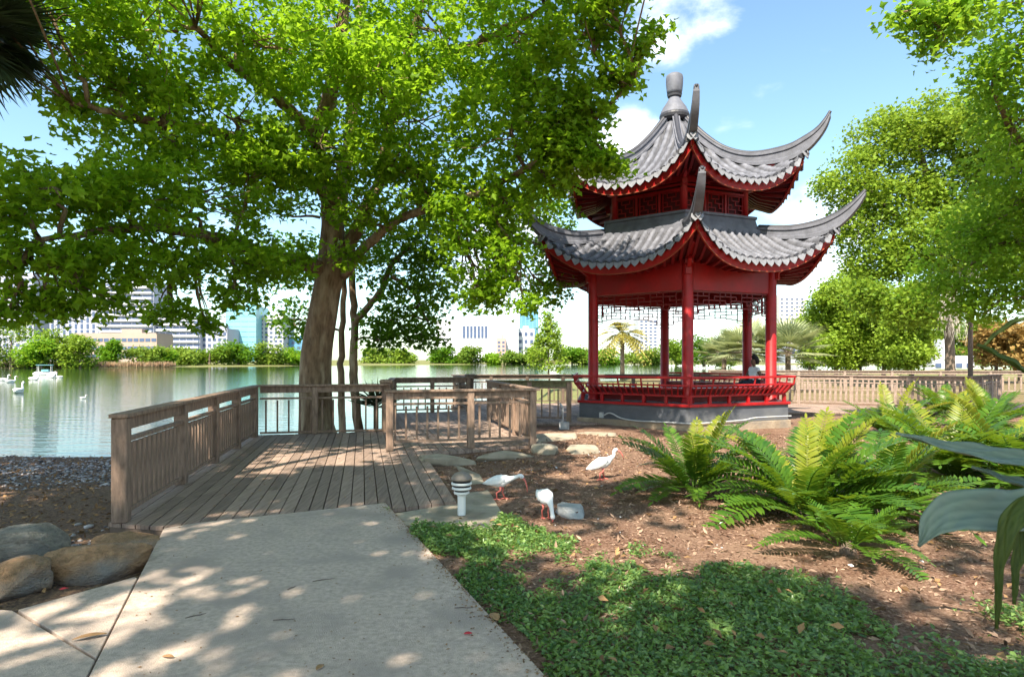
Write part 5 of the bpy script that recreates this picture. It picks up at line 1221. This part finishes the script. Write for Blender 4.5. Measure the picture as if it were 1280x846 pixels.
# mulch chips
MT['chip']=leaf_material('mulch_chip',(.045,.024,.016),(.42,.28,.20),(.2,.1,.05),.05,.9,.1)
n=60000; X=rng.uniform(-1.2,9,n); Y=rng.uniform(1.8,14.5,n); ok=(signed_dist(DECK,X,Y)<-.05)&((pathd_:= (((X-RIGHT_A[0])*(RIGHT_B[1]-RIGHT_A[1])-(Y-RIGHT_A[1])*(RIGHT_B[0]-RIGHT_A[0]))*-side)/4.27)>.01)&(slab_ok:=signed_dist([(q_.x,q_.y) for q_ in pl],X,Y)<-.02)
X,Y=X[ok],Y[ok]; n=len(X); Z=ground_height(X,Y)+.006
A=rng.normal(0,1,(n,3));A[:,2]=rng.normal(.05,.3,n);Nn=rng.normal(0,.5,(n,3));Nn[:,2]+=1
sz=rng.uniform(.015,.06,n)*rng.choice([.7,1,1.5],n)
V,F,k=leaf_arrays(np.stack([X,Y,Z],1),A,Nn,sz,sz*.34,False,.1)
tag(fast_mesh('mulch',V,F,MT['chip'],None,np.repeat(rng.uniform(0,1,n)**1.3,k)),kind='stuff')
# dry leaves and pale feathers caught on the ground cover and mulch
def scatter(name,n,x0,x1,y0,y1,mat,s0,s1,asp,lift,poly=None):
    X=rng.uniform(x0,x1,n);Y=rng.uniform(y0,y1,n); ok=(signed_dist(DECK,X,Y)<-.05)&(signed_dist(MAIN,X,Y)<-.03)&(signed_dist([(q_.x,q_.y) for q_ in pl],X,Y)<-.02)
    if poly is not None: ok&=signed_dist(poly,X,Y)>0
    X,Y=X[ok],Y[ok];n=len(X);A=rng.normal(0,1,(n,3));A[:,2]=rng.normal(.1,.3,n);Nn=rng.normal(0,.5,(n,3));Nn[:,2]+=1;sz=rng.uniform(s0,s1,n)
    V,F,k=leaf_arrays(np.stack([X,Y,ground_height(X,Y)+lift],1),A,Nn,sz,sz*asp,False,.25)
    tag(fast_mesh(name,V,F,MT[mat],None,np.repeat(rng.uniform(0,1,n),k)),kind='stuff')
MT['litter']=leaf_material('leaf_litter',(.10,.055,.03),(.42,.25,.12),(.3,.16,.06),.15,.8,.15)
MT['down']=leaf_material('pale_down',(.45,.46,.5),(.72,.72,.72),(.5,.5,.5),.1,.8,.1)
scatter('dry_leaf_litter',520,-1,5.5,1.8,6.8,'litter',.03,.085,.5,.12,IVY)
scatter('fallen_leaves',900,-1,8,4.5,14,'litter',.03,.09,.5,.02)
scatter('feather_litter',260,-1,7,2.2,13,'down',.02,.05,.45,.03)
# beach pebbles, shells and litter
def pebbles(name,X,Y,size,mat,flat=.55):
    n=len(X); Z=ground_height(X,Y); t=(1+5**.5)/2
    bm=bmesh.new(); bmesh.ops.create_icosphere(bm,subdivisions=1,radius=1); B=np.array([v.co[:] for v in bm.verts]); fa=np.array([[v.index for v in f.verts] for f in bm.faces]); bm.free()
    th=rng.uniform(0,6.28,n); sx=size*rng.uniform(.7,1.4,n); sy=size*rng.uniform(.6,1.0,n); sz_=size*flat
    x=B[None,:,0]*sx[:,None]; y=B[None,:,1]*sy[:,None]; c,s_=np.cos(th)[:,None],np.sin(th)[:,None]
    V=np.stack([x*c-y*s_+X[:,None],x*s_+y*c+Y[:,None],B[None,:,2]*sz_[:,None]+Z[:,None]+sz_[:,None]*.3],2).reshape(-1,3)
    F=(np.arange(n)[:,None,None]*len(B)+fa[None]).reshape(-1,3)
    return fast_mesh(name,V,F,mat,None,np.repeat(rng.uniform(0,1,n),len(B)),smooth=True)
MT['pebble']=leaf_material('beach_pebble',(.05,.045,.05),(.52,.49,.50),(.3,.3,.3),.0,.7,.3)
n=15000; X=rng.uniform(-14,-3.2,n); Y=rng.uniform(5,14.6,n); pn=np.stack([X,Y,0*X],1)
ok=(signed_dist(DECK,X,Y)<-.03)&(X/Y>-1.0)&(smooth_noise(pn*np.array((.5,1.6,1)),91)+rng.normal(0,.5,n)+.25*(Y-9)>.1)&((X<-3.7)|(Y>6.3))&(signed_dist(NEAR,X,Y)>.05)
X,Y=X[ok],Y[ok]; tag(pebbles('gravel',X,Y,rng.uniform(.012,.035,len(X))*(1+.6*(rng.random(len(X))>.94)),MT['pebble']),kind='stuff')
MT['litter']=leaf_material('leaf_litter',(.10,.055,.03),(.42,.25,.12),(.3,.16,.06),.15,.8,.15)
n=9000; X=rng.uniform(-13,-2.6,n); Y=rng.uniform(3.8,14.4,n); ok=(signed_dist(DECK,X,Y)<-.03)&(X/Y>-1.0)&((X<-3.35)|(Y>5.0))&(signed_dist([(LEFT_A[0],LEFT_A[1]),(-2.8,4.74),(-3.18,4.1),(-5,4.32),(-9,3.2),(-9,0),(0,0),(0,7)],X,Y)<0)
X,Y=X[ok],Y[ok]; n=len(X); A=rng.normal(0,1,(n,3));A[:,2]=rng.normal(.1,.25,n);Nn=rng.normal(0,.4,(n,3));Nn[:,2]+=1; sz=rng.uniform(.025,.085,n)
V,F,k=leaf_arrays(np.stack([X,Y,ground_height(X,Y)+.012],1),A,Nn,sz,sz*.5,False,.2)
tag(fast_mesh('leaf_litter',V,F,MT['litter'],None,np.repeat(rng.uniform(0,1,n),k)),kind='stuff')
# individual leaves and twigs on the concrete
def one_leaf(px,py,L_,W_,label,mat,rz,name='fallen_leaf',lift=.004):
    p=ground_at(px,py,0); mb=MB(); vs=[];m=9
    for i in range(m):
        u=i/(m-1); w_=W_*math.sin(math.pi*min(1,u*.94+.03))**.8/2; zc=.006*math.sin(u*3.1)*L_/.1
        for j,x in enumerate((-1,-.5,0,.5,1)): vs.append(((u-.5)*L_,x*w_,lift+zc*.6+abs(x)**1.5*w_*.22))
    mb.add(vs,[(i*5+j,i*5+j+1,(i+1)*5+j+1,(i+1)*5+j) for i in range(m-1) for j in range(4)]); o=mb.build(name,MT[mat],None,smooth=True); o.location=(p.x,p.y,.003); o.rotation_euler=(0,R_(0),rz)
    s_=o.modifiers.new('thick','SOLIDIFY'); s_.thickness=.002; return tag(o,label,'leaf' if 'leaf' in name else 'petal')
one_leaf(618,772,.12,.065,'large tan leaf lying on the path edge beside the ground cover','leaf_dry',R_(110))
one_leaf(585,793,.05,.032,'small red petal lying on the grey concrete path','petal',R_(10),'petal')
one_leaf(112,797,.17,.05,'curled brown leaf on the slab joint by the boulders','leaf_dry',R_(30))
one_leaf(400,835,.06,.035,'small brown leaf near the front edge of the path','leaf_dry',R_(70))
one_leaf(210,822,.07,.03,'pale brown leaf fragment on the front of the path','leaf_dry',R_(-10))
one_leaf(80,737,.05,.035,'red petal beside the sunlit brown boulder','petal',R_(40),'petal')
def twig(px,py,L_,rz,label):
    p=ground_at(px,py,0); mb=MB(); mb.tube([(-L_/2,0,.004),(-.1*L_,.003,.006),(.2*L_,-.002,.005),(L_/2,.006,.006)],[.0025,.003,.0025,.0012],6); o=mb.build('twig',MT['twig'],None); o.location=(p.x,p.y,0); o.rotation_euler=(0,0,rz); tag(o,label,'twig','twigs on the concrete path')
for a in [(355,775,.13,R_(5),'thin dark twig in the middle of the path'),(405,725,.16,R_(25),'bent twig on the sunlit middle of the path'),(245,770,.12,R_(35),'slim twig on the shaded left half of the path'),(580,760,.12,R_(0),'straight twig by the large tan leaf'),(365,735,.08,R_(60),'short twig near the bent one')]: twig(*a)
n=190; px=rng.uniform(160,640,n); py=rng.uniform(655,845,n)
Pn=np.array([ground_at(a,b,0) for a,b in zip(px,py)]); m_=700; u=rng.uniform(0,1,m_); e_=np.minimum(rng.exponential(.045,m_),.3)
edge=np.stack([RIGHT_A[0]+(RIGHT_B[0]-RIGHT_A[0])*u-e_*.927,RIGHT_A[1]+(RIGHT_B[1]-RIGHT_A[1])*u-e_*.375,0*u],1); Pn=np.concatenate([Pn,edge]); ok=signed_dist(MAIN,Pn[:,0],Pn[:,1])>.004; Pn=Pn[ok]; n=len(Pn); Pn[:,2]=.004
A=rng.normal(0,1,(n,3));A[:,2]=.1;Nn=rng.normal(0,.2,(n,3));Nn[:,2]+=1; sz=rng.uniform(.008,.028,n)
V,F,k=leaf_arrays(Pn,A,Nn,sz,sz*.5,False,.1); tag(fast_mesh('debris',V,F,MT['litter'],None,np.repeat(rng.uniform(0,.6,n),k)),kind='stuff')
# fine leaf scraps on the boardwalk
n=500; X=rng.uniform(-5,0,n);Y=rng.uniform(6.5,15,n); ok=signed_dist(DECK,X,Y)>.1; X,Y=X[ok],Y[ok]; n=len(X)
A=rng.normal(0,1,(n,3));A[:,2]=.1;Nn=rng.normal(0,.2,(n,3));Nn[:,2]+=1; sz=rng.uniform(.012,.05,n)
V,F,k=leaf_arrays(np.stack([X,Y,np.full(n,.006)],1),A,Nn,sz,sz*.5,False,.1); tag(fast_mesh('deck_debris',V,F,MT['litter'],None,np.repeat(rng.uniform(0,1,n),k)),kind='stuff')

# spiky plant behind the short railing
p=at(470,545,15.0); p.z=-.35; t=thing('spiky_plant',p,'spiky dark plant behind the railing between the slim trunk and the capped post','plant')
n=90; A=rng.normal(0,1,(n,3)); A[:,2]=np.abs(A[:,2])*.9+.15; Pn=np.tile(np.array(p)+(0,0,.9),(n,1))+rng.normal(0,.04,(n,3))
V,F,k=leaf_arrays(Pn,A,rng.normal(0,1,(n,3)),rng.uniform(.45,.75,n),np.full(n,.045),False,.2); fast_mesh('leaves',V,F,MT['palm_dark'],t,np.repeat(rng.uniform(0,1,n),k))
mb=MB(); mb.tube([p-Vector((0,0,.3)),p+Vector((0,0,.9))],.06,8); mb.build('stem',MT['bark'],t)
# thin lamp pole and bird on the far railing
p=at(1213,450,23.5); p.z=-.05; t=thing('wooden_pole',p,'thin weathered pole rising behind the grey railing by the orange tinged trees','pole')
mb=MB(); mb.tube([p-Vector((0,0,.3)),p+Vector((0,0,3.6))],.085,10); mb.build('pole',MT['wood_dark'],t)
mb=MB(); mb.lathe([(.10,0),(.11,.02),(.10,.06),(.02,.09)],10,p+Vector((0,0,3.6))); mb.build('cap',MT['wood_grey'],t)
